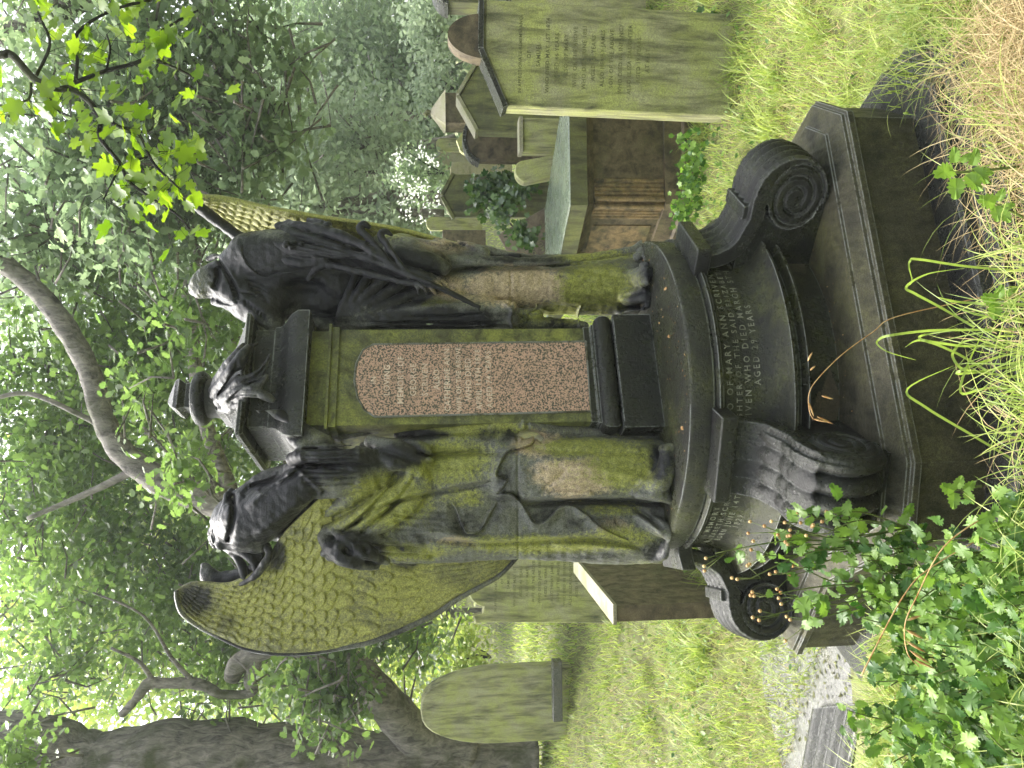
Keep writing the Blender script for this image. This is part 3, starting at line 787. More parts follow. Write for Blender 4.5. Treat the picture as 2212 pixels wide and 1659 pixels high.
# bare forearm, sleeve flap, foot
S.tube([(700, 962, 2.88, 22), (660, 935, 2.87, 18), (625, 910, 2.87, 13), (603, 893, 2.87, 11)], 8)
S.tube([(612, 925, 2.88, 9), (645, 955, 2.86, 15), (680, 975, 2.86, 18)], 6)
for pts in ([(600, 893, 2.87, 12), (582, 878, 2.865, 14), (566, 866, 2.865, 12)],):
    S.tube(pts, 6)
fing = [((572, 884), (561, 889), (552, 881)), ((568, 876), (556, 880), (547, 871)), ((563, 867), (551, 869), (544, 860)), ((560, 858), (549, 857), (545, 848))]
for a, b, c in fing:
    S.tube([(a[0], a[1], 2.86, 5.0), (b[0], b[1], 2.845, 4.6), (c[0], c[1], 2.86, 3.8)], 2.5)
S.tube([(588, 868, 2.86, 6), (580, 855, 2.85, 5), (570, 848, 2.86, 4)], 3)
S.tube([(1395, 1060, 2.80, 20), (1425, 1040, 2.77, 24), (1440, 1010, 2.765, 23), (1442, 985, 2.77, 18)], 12)
S.tube([(1420, 1068, 2.80, 26), (1446, 1075, 2.82, 24)], 14)
for j, (yy, ln, rr) in enumerate(((1021, 12, 8), (1008, 12, 6.5), (995, 12, 6.5), (982, 12, 6.5), (967, 14, 9))):
    S.tube([(1432, yy + 2, 2.755 + 0.004 * j, rr), (1444, yy, 2.745 + 0.004 * j, rr), (1452, yy - 1, 2.74 + 0.004 * j, rr * 0.95)], 2)
S.tube([(1416, 1205, 2.92, 12), (1440, 1190, 2.86, 14), (1450, 1165, 2.84, 10)], 6)
S.tube([(1390, 1125, 2.88, 16), (1430, 1140, 2.84, 18), (1452, 1155, 2.83, 16)], 8)
# drawn folds: grooves, ridges and cloth edges
Z5 = lambda *q: [(713 + 0.2976 * a, 713 + 0.2976 * b) for a, b in q]
S.lip(Z5((1480, 760), (1470, 820), (1390, 855), (1290, 880), (1230, 980), (1210, 1060), (1285, 1090), (1250, 1150), (1200, 1195)), 12, 0.017)
S.lip([(1070, 1069), (1090, 1066), (1112, 1072), (1135, 1100), (1153, 1128), (1177, 1126), (1198, 1105), (1216, 1089), (1240, 1094), (1268, 1112), (1295, 1136), (1330, 1155), (1365, 1170)], 13, 0.018)
S.lip([(973, 1084), (985, 1100), (998, 1135), (1011, 1153), (1040, 1144), (1060, 1108), (1075, 1084)], 12, -0.016)
S.groove([(800, 1100), (892, 1075), (980, 1058), (1070, 1041)], 5, 0.012)
S.ridge([(810, 1094), (892, 1064), (990, 1046), (1060, 1032)], 8, 0.008)
S.groove([(905, 1020), (860, 1080), (820, 1120), (770, 1160)], 5, 0.009)
S.groove([(895, 975), (940, 985), (1000, 980), (1090, 978)], 5, 0.010)
S.ridge([(870, 1142), (960, 1152), (1060, 1166), (1200, 1158), (1310, 1142)], 9, 0.010)
S.groove([(900, 1160), (1000, 1172), (1120, 1172), (1240, 1166), (1330, 1172), (1400, 1186)], 6, 0.012)
S.groove([(1130, 1092), (1246, 1083), (1342, 1084), (1425, 1088), (1450, 1096)], 6, 0.014)
S.ridge([(1120, 1074), (1246, 1070), (1342, 1070), (1425, 1072)], 10, 0.009)
S.groove(Z5((1540, 1160), (1640, 1090), (1720, 1020)), 6, 0.006)
S.groove([(1180, 1060), (1240, 1048), (1300, 1050)], 7, 0.005)
S.groove([(1140, 968), (1200, 975), (1300, 978), (1400, 980)], 6, 0.006)
S.ridge([(1150, 985), (1230, 1000), (1330, 1020), (1400, 1040)], 10, 0.006)
S.groove([(1370, 1098), (1400, 1118), (1430, 1142)], 5, 0.014)
S.ridge([(1370, 1110), (1400, 1130), (1435, 1155)], 7, 0.010)
S.groove([(935, 1010), (1010, 1008), (1070, 1004)], 7, 0.004)
for k in range(4): S.groove([(845, 1100 + 11 * k), (930, 1104 + 12 * k), (1000 - 20 * k, 1108 + 13 * k)], 4, 0.003)
S.groove([(560, 1062), (600, 1046), (640, 1022), (655, 1005)], 5, 0.010)
S.groove([(540, 1050), (575, 1040), (600, 1030)], 4, 0.006)
for a in ((645, 1000, 800, 1003), (700, 1010, 760, 1012), (640, 1008, 690, 1010)): S.groove([(a[0], a[1]), ((a[0] + a[2]) / 2, (a[1] + a[3]) / 2 + 2), (a[2], a[3])], 3.5, 0.006)
S.ridge([(641, 1012), (665, 1035), (697, 1068)], 6, 0.008)
S.groove([(650, 1030), (672, 1048), (690, 1066)], 4, 0.006)
for k in range(3): S.groove([(640 + 6 * k, 975 - 3 * k), (700, 976 - 5 * k), (770, 978 - 5 * k)], 2.6, 0.004)
S.groove([(850, 925), (950, 915), (1080, 905)], 5, 0.006)
S.groove([(1112, 946), (1135, 935), (1160, 938), (1172, 960)], 4, 0.010)
S.groove([(1136, 900), (1140, 925), (1134, 945)], 3.5, 0.010)
S.relief(rough=(P(464, 1158, 2.98), 0.07, 0.004), ymax=3.05)
S.plane_cut(ZP - 0.006)
bodyA, pts = S.mesh("draped_body", M_fig, angA)
spotsA = [(500, 1110, 110, 120, 0, 0.95), (590, 1100, 90, 110, 0, 0.95), (650, 1030, 70, 90, 0, 0.95), (620, 920, 70, 60, 0, 0.85), (560, 870, 40, 40, 0, 0.8), (720, 1000, 120, 60, 0, 0.85), (850, 985, 100, 40, 0, 0.95), (765, 1190, 85, 52, 0, 1.0),
          (1000, 1130, 130, 36, 0, 0.55), (1180, 1120, 60, 32, 0, 0.5), (1110, 1050, 60, 60, 0, 0.60), (1420, 1190, 60, 40, 0, 0.6), (1430, 1000, 40, 60, 0, 0.65), (1440, 1090, 50, 60, 0, 0.45), (1290, 1130, 100, 22, 0, 0.55), (1250, 1200, 150, 20, 0, 0.5), (880, 1170, 70, 36, 0, 0.6), (900, 940, 120, 16, 0, 0.75), (1070, 940, 70, 26, 0, 0.6),
          (1240, 1030, 110, 52, 2, 0.95), (1160, 960, 60, 40, 2, 0.8), (1330, 1140, 60, 30, 2, 0.6), (980, 1170, 70, 16, 2, 0.5),
          (840, 1080, 110, 70, 1, 0.95), (960, 1000, 120, 60, 1, 0.9), (1360, 1000, 110, 70, 1, 0.9), (1270, 965, 150, 26, 1, 0.9), (900, 1190, 120, 26, 1, 0.85), (1200, 1175, 250, 28, 1, 0.85), (1350, 1165, 90, 40, 1, 0.85), (1000, 1075, 60, 30, 1, 0.8), (1020, 925, 170, 26, 1, 0.9), (740, 1120, 60, 40, 1, 0.7), (1330, 1100, 90, 20, 1, 0.6), (735, 990, 18, 12, 1, 0.9), (730, 1030, 18, 12, 1, 0.9)]
paint(bodyA, pts, spotsA, (0.15, 0.25, 0))

Lw = [(381, 1276), (383, 1298), (396, 1327), (436, 1356), (485, 1380), (530, 1399), (597, 1410), (664, 1409), (742, 1398), (823, 1380), (932, 1331), (987, 1295), (1042, 1265), (1082, 1241), (1123, 1197)]
Rw = [(384, 1272), (418, 1258), (485, 1262), (519, 1252), (552, 1234), (586, 1195), (615, 1150), (660, 1105), (700, 1070), (745, 1052), (790, 1085), (830, 1130), (900, 1160), (1000, 1172), (1122, 1186)]
spw = [(420, 1300, 50, 60, 0, 0.75), (480, 1350, 60, 40, 0, 0.45), (1000, 1240, 140, 40, 0, 0.4), (880, 1190, 90, 50, 0, 0.75), (760, 1180, 60, 60, 0, 0.5), (590, 1200, 36, 50, 0, 0.85), (640, 1120, 30, 60, 0, 0.4),
       (560, 1330, 140, 90, 1, 0.9), (680, 1250, 150, 130, 1, 1.0), (680, 1110, 70, 60, 1, 1.0), (900, 1290, 180, 70, 1, 0.9), (700, 1370, 200, 50, 1, 0.85), (760, 1290, 60, 50, 2, 0.6)]
wA = grid_wing("wing", Lw, Rw, ([0, 0.3, 1], [3.00, 2.97, 3.03]), ([0, 0.25, 0.45, 0.6, 0.75, 1], [3.0, 2.93, 2.865, 2.90, 2.98, 3.02]), 0.05, M_wing, angA,
               ([0, 0.5, 0.72, 1.0], [0, 17, 20.5, 22.5]), 9.5, spw, (0, 0.55, 0), amp=0.014)
e = MB(); q = smooth_path([(x, y, 2.995 - 0.0 * i) for i, (x, y) in enumerate(Lw)], 6)
e.tube([P(*p) for p in q], [0.008 + 0.004 * math.sin(math.pi * i / len(q)) for i in range(len(q))], 8)
rimA = e.build("wing_rim", M_fig, wA, True); paint(rimA, np.array(e.v), [(560, 1400, 260, 60, 0, 0.8)], (0.5, 0.3, 0))
# the far wing's curled top and the carved wing root
S = Sculpt(*bounds(425, 620, 1150, 1300, 2.85, 3.15), 0.005)
S.tube([(447, 1228, 3.07, 9), (452, 1242, 3.06, 16), (470, 1252, 3.05, 17), (500, 1250, 3.04, 18), (530, 1240, 3.03, 16)], 6)
S.tube([(440, 1222, 3.07, 6), (450, 1258, 3.05, 12), (486, 1272, 3.03, 12), (520, 1262, 3.02, 10)], 6)
S.tube([(486, 1180, 3.0, 7), (506, 1196, 2.98, 8), (522, 1222, 2.97, 9), (528, 1246, 2.96, 8)], 4)
S.tube([(500, 1186, 2.97, 8), (530, 1196, 2.95, 12), (548, 1214, 2.94, 9), (552, 1232, 2.94, 6)], 5)
S.tube([(576, 1180, 2.93, 8), (582, 1198, 2.91, 8), (568, 1222, 2.91, 8), (545, 1248, 2.92, 7), (520, 1262, 2.94, 5)], 4)
S.tube([(562, 1176, 2.95, 10), (560, 1200, 2.96, 12), (545, 1225, 2.96, 9)], 8)
S.relief()
oW, pw_ = S.mesh("wing_root", M_fig, angA); paint(oW, pw_, [(510, 1220, 90, 90, 0, 0.9)], (0.6, 0, 0))

# ---- right angel --------------------------------------------------
pB = PZ(1400, 610, ZP)
angB = thing("angel_statue", tuple(pB), "headless stone angel with a narrow upright wing, holding a palm branch across the body", "statue", "stone angels on the memorial")
lo, hi = bounds(405, 1420, 480, 735, 2.85, 3.60); lo[2] = ZP - 0.03
S = Sculpt(lo, hi, VX)
S.tube([(520, 600, 3.26, 48), (570, 606, 3.27, 70), (640, 596, 3.28, 82), (740, 604, 3.30, 84), (860, 612, 3.31, 72), (960, 618, 3.30, 58)], 25)
S.tube([(930, 622, 3.24, 48), (1050, 620, 3.22, 50), (1180, 616, 3.22, 48), (1300, 614, 3.22, 48), (1385, 612, 3.22, 50)], 20)
S.tube([(900, 580, 3.34, 50), (1050, 584, 3.33, 40), (1200, 586, 3.32, 36), (1390, 585, 3.30, 42)], 24)
S.tube([(1000, 655, 3.28, 28), (1200, 650, 3.28, 30), (1380, 650, 3.26, 34)], 20)
# sloping shoulders, leaning arm on the cornice
S.tube([(480, 612, 3.22, 32), (510, 585, 3.22, 44), (545, 560, 3.21, 48)], 20)
S.tube([(500, 622, 3.20, 40), (540, 655, 3.16, 40), (572, 684, 3.13, 32), (592, 700, 3.11, 22)], 16)
S.tube([(545, 550, 3.19, 46), (600, 545, 3.17, 48), (660, 542, 3.16, 44), (715, 545, 3.15, 34)], 16)
S.tube([(715, 545, 3.15, 30), (780, 555, 3.12, 26), (840, 575, 3.08, 20), (880, 590, 3.06, 15)], 12)
S.ell(P(655, 640, 3.12), (0.075, 0.10, 0.095), k=0.03, sub=True)
S.tube([(585, 660, 3.17, 40), (640, 655, 3.24, 36), (720, 650, 3.24, 36)], 12)
S.tube([(650, 700, 3.20, 20), (735, 706, 3.20, 20)], 8)
S.groove([(1102, 575), (1104, 620), (1104, 668)], 2.2, 0.004)
# broken neck with rough top
S.tube([(482, 598, 3.22, 34), (455, 608, 3.215, 33), (436, 618, 3.21, 26), (424, 628, 3.21, 14)], 10)
S.tube([(452, 560, 3.24, 6), (470, 556, 3.22, 7), (492, 582, 3.155, 9), (508, 612, 3.13, 9), (520, 645, 3.12, 8)], 4)
S.tube([(463, 652, 3.19, 8), (490, 655, 3.16, 10), (520, 665, 3.14, 10)], 6)
# drapery fanning from the corner of the cornice
piv = (724, 704)
for ang_, ln, rr, dy in ((-7, 330, 13, 0.0), (-14, 270, 12, .0), (-23, 240, 12, .0), (-33, 205, 12, 0), (-44, 175, 12, 0), (-56, 145, 11, 0), (-68, 120, 10, 0)):
    a = math.radians(ang_); ex, ey = piv[0] + ln * math.cos(a), piv[1] + ln * math.sin(a)
    S.tube([(piv[0], piv[1], 3.16, 5), ((piv[0] * 2 + ex) / 3, (piv[1] * 2 + ey) / 3 + 2, 3.115, rr), (ex, ey, 3.13, rr * 0.8)], 3)
S.tube([(722, 712, 3.17, 7), (800, 712, 3.15, 11), (950, 710, 3.14, 13), (1100, 708, 3.15, 13)], 5)
S.tube([(735, 700, 3.15, 7), (850, 694, 3.13, 13), (1000, 690, 3.12, 15), (1108, 690, 3.12, 14)], 5)
S.tube([(760, 684, 3.14, 7), (880, 672, 3.11, 15), (1000, 668, 3.10, 18), (1100, 666, 3.11, 18)], 6)
S.tube([(1090, 700, 3.20, 14), (1180, 700, 3.19, 15), (1262, 704, 3.20, 10)], 7)
S.tube([(1090, 680, 3.19, 14), (1160, 680, 3.18, 14)], 7)
S.tube([(900, 640, 3.14, 14), (980, 648, 3.13, 15), (1060, 655, 3.13, 13)], 7)
# heavy fold down the outer side, ending in a curl by the foot
S.tube([(820, 520, 3.28, 14), (880, 522, 3.24, 17), (960, 536, 3.20, 20), (1040, 550, 3.18, 18)], 8)
S.tube([(850, 550, 3.22, 14), (940, 556, 3.17, 17), (1020, 566, 3.15, 15), (1100, 568, 3.15, 14), (1180, 566, 3.16, 11), (1280, 554, 3.17, 9), (1370, 541, 3.17, 9)], 6)
S.tube([(800, 505, 3.34, 10), (900, 515, 3.32, 12), (1010, 535, 3.28, 12), (1120, 556, 3.24, 9)], 6)
S.tube([(1368, 541, 3.17, 8), (1385, 528, 3.18, 8), (1398, 520, 3.20, 6)], 3)
S.tube([(1376, 555, 3.15, 10), (1392, 545, 3.16, 12), (1398, 560, 3.12, 8)], 4)
# near hand on the stem
S.tube([(880, 590, 3.06, 14), (905, 598, 3.03, 17), (930, 612, 3.01, 15)], 6)
for pts_ in ([(925, 600, 3.0, 6), (945, 612, 2.99, 6), (958, 626, 3.0, 5)], [(915, 608, 2.99, 6), (932, 622, 2.985, 6), (940, 634, 3.0, 5)], [(903, 610, 2.99, 6), (918, 624, 2.985, 5.5), (922, 636, 3.0, 4.6)], [(893, 606, 3.0, 5.5), (903, 622, 2.99, 5), (905, 632, 3.0, 4.4)], [(930, 595, 3.02, 6), (955, 608, 3.01, 5.5), (966, 620, 3.01, 4.5)]):
    S.tube(pts_, 2.5)
S.tube([(845, 545, 3.10, 20), (880, 556, 3.08, 24), (930, 566, 3.07, 20), (962, 580, 3.08, 16)], 6)
S.tube([(838, 520, 3.12, 12), (880, 528, 3.10, 16), (930, 545, 3.10, 15), (965, 566, 3.11, 10)], 5)
# feet
S.tube([(1372, 600, 3.11, 20), (1390, 596, 3.05, 22), (1397, 592, 3.02, 18)], 8)
for j in range(5): S.tube([(1388, 612 - 10 * j, 3.015, 7), (1398, 612 - 10.5 * j, 2.995, 6.5)], 2)
S.tube([(1360, 648, 3.14, 22), (1390, 640, 3.06, 20), (1398, 655, 3.05, 12)], 10)
Z4 = lambda *q: [(713 + 0.2232 * a, 439 + 0.2232 * b) for a, b in q]
Z1 = lambda *q: [(329 + 0.2232 * a, 384 + 0.2232 * b) for a, b in q]
S.lip(Z1((870, 640), (880, 760), (960, 880), (1080, 950), (1200, 930), (1480, 900)), 9, 0.008)
S.groove(Z1((620, 760), (720, 920), (800, 1060), (850, 1190)), 4.5, 0.014)
S.groove(Z1((630, 860), (640, 960), (600, 1080)), 7, 0.014)
for k in range(7): S.groove(Z1((900 + 32 * k, 1180 + 24 * k), (905 + 30 * k, 1210 + 26 * k), (915 + 30 * k, 1245 + 18 * k)), 1.8, 0.007)
for k in range(6): S.groove(Z1((740 + 12 * k, 1020 + 34 * k), (775 + 12 * k, 1025 + 36 * k)), 1.6, 0.006)
S.groove(Z1((1000, 1400), (1080, 1450), (1150, 1500)), 3, 0.006)
S.groove(Z1((840, 1100), (920, 1120), (1010, 1145)), 2.5, 0.006)
S.groove(Z1((620, 1190), (720, 1220), (780, 1230)), 2.5, 0.005)
for k in range(4): S.groove(Z1((900 + 30 * k, 990 + 45 * k), (1000 + 20 * k, 1010 + 40 * k), (1120, 1060 + 50 * k)), 3, 0.004)
S.ridge(Z1((820, 880), (950, 900), (1400, 870)), 10, 0.005)
for a, b in (((300, 1150), (1700, 1140)), ((500, 1160), (1650, 1165)), ((400, 1205), (1700, 1195)), ((700, 1100), (1500, 1070))): S.groove(Z4(a, ((a[0] + b[0]) / 2, (a[1] + b[1]) / 2 + 8), b), 2.6, 0.006)
S.lip([(1085, 650), (1108, 668), (1104, 690), (1112, 712)], 5, 0.014)
S.lip([(1160, 655), (1160, 668), (1142, 676), (1135, 706)], 4, 0.012)
S.lip([(1258, 660), (1250, 680), (1256, 710)], 4, 0.010)
S.groove([(960, 590), (1040, 578), (1150, 578), (1300, 570)], 6, 0.010)
S.groove([(1180, 575), (1290, 590), (1370, 605)], 6, 0.005)
S.groove([(1220, 640), (1300, 650), (1380, 665)], 6, 0.006)
S.groove([(1140, 600), (1250, 606), (1370, 625)], 8, 0.004)
S.ridge([(1330, 680), (1370, 672), (1395, 668)], 5, 0.010)
S.groove([(1335, 668), (1375, 660), (1395, 655)], 4, 0.010)
S.groove([(1345, 640), (1375, 634), (1392, 628)], 4, 0.007)
for k in range(3): S.groove([(870 + 15 * k, 500 + 9 * k), (940, 512 + 9 * k), (1010 + 20 * k, 530 + 8 * k)], 4, 0.008)
S.relief(rough=(P(440, 612, 3.2), 0.085, 0.0035), ymax=3.32)
S.plane_cut(ZP - 0.006)
bodyB, pts = S.mesh("draped_body", M_fig, angB)
paint(bodyB, pts, [(540, 600, 160, 140, 0, 0.97), (700, 600, 170, 130, 0, 0.97), (880, 580, 130, 70, 0, 0.9), (930, 690, 230, 36, 0, 0.95), (850, 640, 140, 50, 0, 0.85), (1120, 558, 140, 14, 0, 0.7), (980, 540, 90, 22, 0, 0.55), (1180, 700, 90, 22, 0, 0.7), (1395, 590, 30, 50, 0, 0.6), (1385, 650, 40, 40, 0, 0.85), (437, 610, 30, 50, 0, -0.4),
    (1120, 620, 150, 50, 2, 0.98), (960, 620, 70, 36, 2, 0.8), (960, 530, 80, 26, 2, 0.7),
    (1290, 620, 110, 70, 1, 0.98), (1200, 680, 90, 34, 1, 0.85), (1280, 550, 120, 22, 1, 0.8), (930, 650, 50, 18, 1, 0.7), (850, 500, 60, 22, 1, 0.7), (700, 640, 20, 18, 1, 0.6)], (0.25, 0.15, 0))

Lr = [(412, 430), (485, 429), (586, 451), (686, 470), (823, 490), (900, 507), (1010, 539), (1080, 551), (1137, 556)]
Rr = [(414, 438), (446, 470), (490, 500), (540, 525), (640, 545), (800, 565), (950, 580), (1060, 585), (1137, 580)]
wB = grid_wing("wing", Lr, Rr, ([0, 0.3, 1], [3.28, 3.22, 3.33]), ([0, 0.3, 1], [3.34, 3.46, 3.46]), 0.02, M_wing, angB,
               ([0, 0.55, 0.7, 1.0], [0, 21, 24, 26]), 7, [(600, 470, 230, 60, 1, 1.0), (900, 520, 200, 40, 1, 0.9), (420, 440, 30, 20, 0, 0.7)], (0, 0.75, 0), amp=0.014, ns=300, nt=90)
S = Sculpt(*bounds(400, 600, 420, 560, 3.15, 3.55), 0.005)
S.tube([(413, 434, 3.27, 9), (430, 448, 3.27, 12), (460, 470, 3.28, 12), (490, 492, 3.29, 12), (520, 515, 3.29, 14), (560, 530, 3.3, 16)], 4)
S.relief(); oW, pw_ = S.mesh("wing_rim", M_fig, wB); paint(oW, pw_, [], (0.75, 0.1, 0))

# palm branch with lily heads, carved across the body
S = Sculpt(*bounds(540, 1050, 465, 680, 2.88, 3.22), 0.004)
S.tube([(1036, 663, 3.00, 5), (980, 636, 2.99, 6), (918, 607, 2.975, 7), (860, 583, 3.00, 8), (790, 556, 3.03, 9), (713, 532, 3.06, 10), (640, 512, 3.10, 9), (590, 500, 3.15, 6)], 4)
S.tube([(935, 620, 2.98, 5), (860, 607, 3.01, 6), (780, 588, 3.04, 8), (713, 573, 3.07, 8), (684, 580, 3.09, 7), (668, 602, 3.12, 5)], 4)
for q in ([(1034, 670, 3.0, 3), (1060, 690, 3.02, 3)],
          [(870, 588, 2.995, 5), (800, 540, 3.02, 9), (740, 512, 3.05, 12), (690, 496, 3.09, 12), (640, 488, 3.13, 9), (600, 492, 3.17, 5)],
          [(850, 575, 3.0, 5), (810, 528, 3.02, 6), (786, 506, 3.04, 8), (777, 492, 3.05, 8), (785, 484, 3.05, 6), (796, 490, 3.05, 5)],
          [(880, 588, 2.99, 4), (850, 550, 3.0, 6), (830, 522, 3.02, 8), (822, 508, 3.03, 8), (832, 500, 3.03, 6), (845, 508, 3.03, 4)],
          [(840, 572, 3.01, 5), (770, 552, 3.03, 9), (700, 545, 3.06, 14), (640, 540, 3.08, 14), (590, 525, 3.10, 9), (560, 512, 3.13, 5)],
          [(760, 545, 3.04, 6), (700, 525, 3.07, 11), (650, 510, 3.10, 12), (610, 492, 3.14, 7)],
          [(700, 560, 3.07, 8), (660, 568, 3.09, 12), (620, 562, 3.10, 10), (585, 545, 3.11, 6)],
          [(720, 500, 3.08, 9), (690, 482, 3.12, 9), (668, 476, 3.15, 7)], [(650, 500, 3.12, 8), (625, 482, 3.16, 8), (600, 488, 3.18, 6)]):
    S.tube(q, 4)
for j in range(14):
    a = rng.uniform(0, 6.28); S.ell(P(634 + 20 * math.cos(a) * rng.uniform(0.2, 1), 528 + 7 * math.sin(a), 3.055), (0.009, 0.009, 0.009), k=0.002)
S.ell(P(708, 487, 3.09), (0.018, 0.018, 0.018), k=0.004)
for k in range(5): S.groove([(600 + 10 * k, 505 + 10 * k), (680, 520 + 8 * k), (780, 545 + 7 * k)], 1.8, 0.004)
for k in range(9): S.groove([(700 + 20 * k, 566 + 5 * k), (706 + 20 * k, 585 + 4 * k)], 2, 0.0015)
S.relief()
oP, pp = S.mesh("palm_branch", M_fig, angB); paint(oP, pp, [(760, 470, 60, 20, 1, 0.3)], (0.95, 0.05, 0))

# ---- draped urn on the pedestal ------------------------------------
urn = thing("draped_urn", (PCX, PCY, zz[540] + 0.008), "dark stone urn with a flared square lid and carved cloth, on top of the pedestal", "urn")
m = MB()
fax = PCY / (PCY - hs_)
H = lambda x: ZC + (zat(x, 880) - ZC) * (fax if x < 505 else 1 + (fax - 1) * float(np.interp(x, [505, 530], [1, .25])))
def cyl(r, z, n=24): return [(PCX + r * math.cos(6.28318 * k / n), PCY + r * math.sin(6.28318 * k / n), z) for k in range(n)]
M_neck = stone('lichened_neck_stone', (0.06, 0.06, 0.045), (0.018, 0.018, 0.018), (0.20, 0.17, 0.05), 0.55, 0.45, (0.3, 0.6), 2.0, 0.5)
k_ = hb / 121.0 * 1.02 * (1 + (fax - 1) * .6)
lid = [(112, 536), (118, 530), (118, 526), (100, 521), (78, 512), (58, 500), (46, 488), (40, 470)]
m.loft([sq(a * k_, H(b)) for a, b in lid]); autosmooth(m.build("flared_lid", M_black, urn), 25)
m = MB(); m.loft([cyl(a * k_ * 1.05, H(b), 40) for a, b in ((50, 496), (41, 486), (37, 470), (35, 455), (36, 438))])
autosmooth(m.build("urn_neck", M_neck, urn), 40)
m = MB(); m.loft([cyl(a * k_ * 1.05, H(b), 40) for a, b in ((36, 440), (44, 436), (48, 430), (49, 422), (47, 414), (42, 410), (26, 409))]); autosmooth(m.build('urn_rim', M_black, urn), 40)
m = MB()
def rsq(h, z, tw=0.0, ox=0.0):
    out = []
    for s_, t_ in ((-1, -1), (1, -1), (1, 1), (-1, 1)):
        a = math.atan2(t_, s_) + YAW + tw; out.append((PCX + ox + 1.414 * h * math.cos(a), PCY + 1.414 * h * math.sin(a), z))
    return out
m.loft([rsq(25 * k_, H(409), -.1), rsq(23 * k_, H(394), -.1), rsq(30 * k_, H(380), -.05), rsq(26 * k_, H(370), 0), rsq(6 * k_, H(350), .1, -0.012)])
m.build("broken_finial", M_black, urn)
S = Sculpt(*bounds(440, 640, 720, 960, 2.70, 3.20), 0.0042)
for q in ([(466, 852, 3.04, 13), (482, 832, 2.98, 15), (502, 806, 2.93, 17), (518, 780, 2.925, 14), (534, 752, 2.95, 8), (556, 742, 2.99, 4)],
          [(462, 842, 3.07, 11), (476, 818, 3.03, 14), (494, 792, 2.98, 14), (512, 766, 2.96, 10), (526, 746, 2.98, 6)],
          [(474, 866, 3.00, 13), (490, 846, 2.95, 15), (508, 828, 2.91, 14), (524, 822, 2.89, 10)],
          [(516, 826, 2.90, 9), (540, 818, 2.885, 9), (560, 806, 2.885, 8), (574, 788, 2.89, 6), (583, 766, 2.90, 3)],
          [(486, 866, 2.96, 13), (508, 852, 2.91, 13), (532, 846, 2.875, 12), (560, 850, 2.86, 11), (588, 864, 2.86, 7)],
          [(478, 884, 2.99, 8), (496, 884, 2.955, 9), (514, 874, 2.92, 8), (528, 860, 2.89, 7)],
          [(524, 842, 2.885, 8), (548, 838, 2.87, 9), (566, 828, 2.875, 7), (576, 812, 2.88, 5)]):
    S.tube(q, 7)
for k in range(7): S.groove([(466 + 4 * k, 860 - 4 * k), (492 + 3 * k, 826 - 3 * k), (514 + 2 * k, 776 + 5 * k)], 2.6, 0.005)
for k in range(3): S.groove([(490 + 6 * k, 868 - 5 * k), (520 + 2 * k, 852 - 5 * k), (570, 856 - 6 * k)], 2.6, 0.005)
for k in range(2): S.groove([(520 + 5 * k, 826 - 3 * k), (552 + 4 * k, 814 - 3 * k), (576, 786)], 2.4, 0.004)
S.relief(); oC, pcl = S.mesh("carved_cloth", M_fig, urn); paint(oC, pcl, [], (0.7, 0, 0))
# ------------------------------------------------------------------ the ground
GP = np.array([(2.5, 3, .10), (1.5, 4.5, .08), (2.2, 5.5, .10), (3.5, 5.0, .10), (0.8, 6, .12), (1.3, 3.3, .08), (-1.4, 3.6, .27), (-1.9, 3.2, .30), (-2.6, 4.2, .32), (-1.6, 5.0, .36), (-2, 7, .55), (-5, 9, .75), (-3.6, 9, .72), (0, 9, .30), (0, 12, .35), (5, 12, .1), (3, 8, .15),
               (0, 30, .9), (12, 30, .5), (-12, 30, 2.0), (-.9, 1.3, .86), (0, 1.35, .82), (.7, 1.5, .72), (.8, 1.8, .58), (1.1, 1.9, .5), (1.7, 2.3, .30), (-1.3, 2.1, .50), (-.9, 1.75, .62), (-.5, 1.85, .56), (0, 1.62, .55), (.4, 1.7, .5), (0, 1.85, .10), (.4, 1.95, .08), (.8, 2.15, .1), (-.25, 1.95, .2), (1.2, 2.35, .12), (-.9, 2.15, .42), (.2, 2.2, .05), (-.3, 2.3, .05), (0, -2, 1.0), (-2, 0, 1.0), (2, 0, .9), (-1.9, 2.6, .38), (0, 3.2, .05), (-.7, 3.9, .15), (0, 60, 1.5), (0, 120, 2)])
def gz(x, y):
    x = np.asarray(x, float); y = np.asarray(y, float)
    d2 = (x[..., None] - GP[:, 0]) ** 2 + (y[..., None] - GP[:, 1]) ** 2 + 0.02
    w = d2 ** -2.0
    return (w * GP[:, 2]).sum(-1) / w.sum(-1)
def ax(lo, hi, core0, core1, step, n):
    a = np.arange(core0, core1, step)
    l = core0 - np.geomspace(step, core0 - lo, n)[::-1]; r = core1 + np.geomspace(step, hi - core1, n) - step
    return np.r_[l, a, r]
gx = ax(-150, 150, -5, 5, 0.08, 40); gy = ax(-12, 220, -0.5, 10, 0.08, 50)
GXX, GYY = np.meshgrid(gx, gy, indexing='ij')
GZZ = np.empty(GXX.shape)
for i in range(len(gx)): GZZ[i] = gz(GXX[i], GYY[i])
GZZ += 0.02 * np.sin(GXX * 5.1 + np.sin(GYY * 3)) * np.sin(GYY * 4.3) * (np.abs(GXX) < 30)
nn = GXX.size; i, j = np.meshgrid(np.arange(len(gx) - 1), np.arange(len(gy) - 1), indexing='ij'); q = (i * len(gy) + j).ravel()
gr = mesh_obj("ground", np.stack([GXX, GYY, GZZ], -1).reshape(-1, 3), np.stack([q, q + len(gy), q + len(gy) + 1, q + 1], -1), M_soil, None, True)
tag(gr, kind='structure')
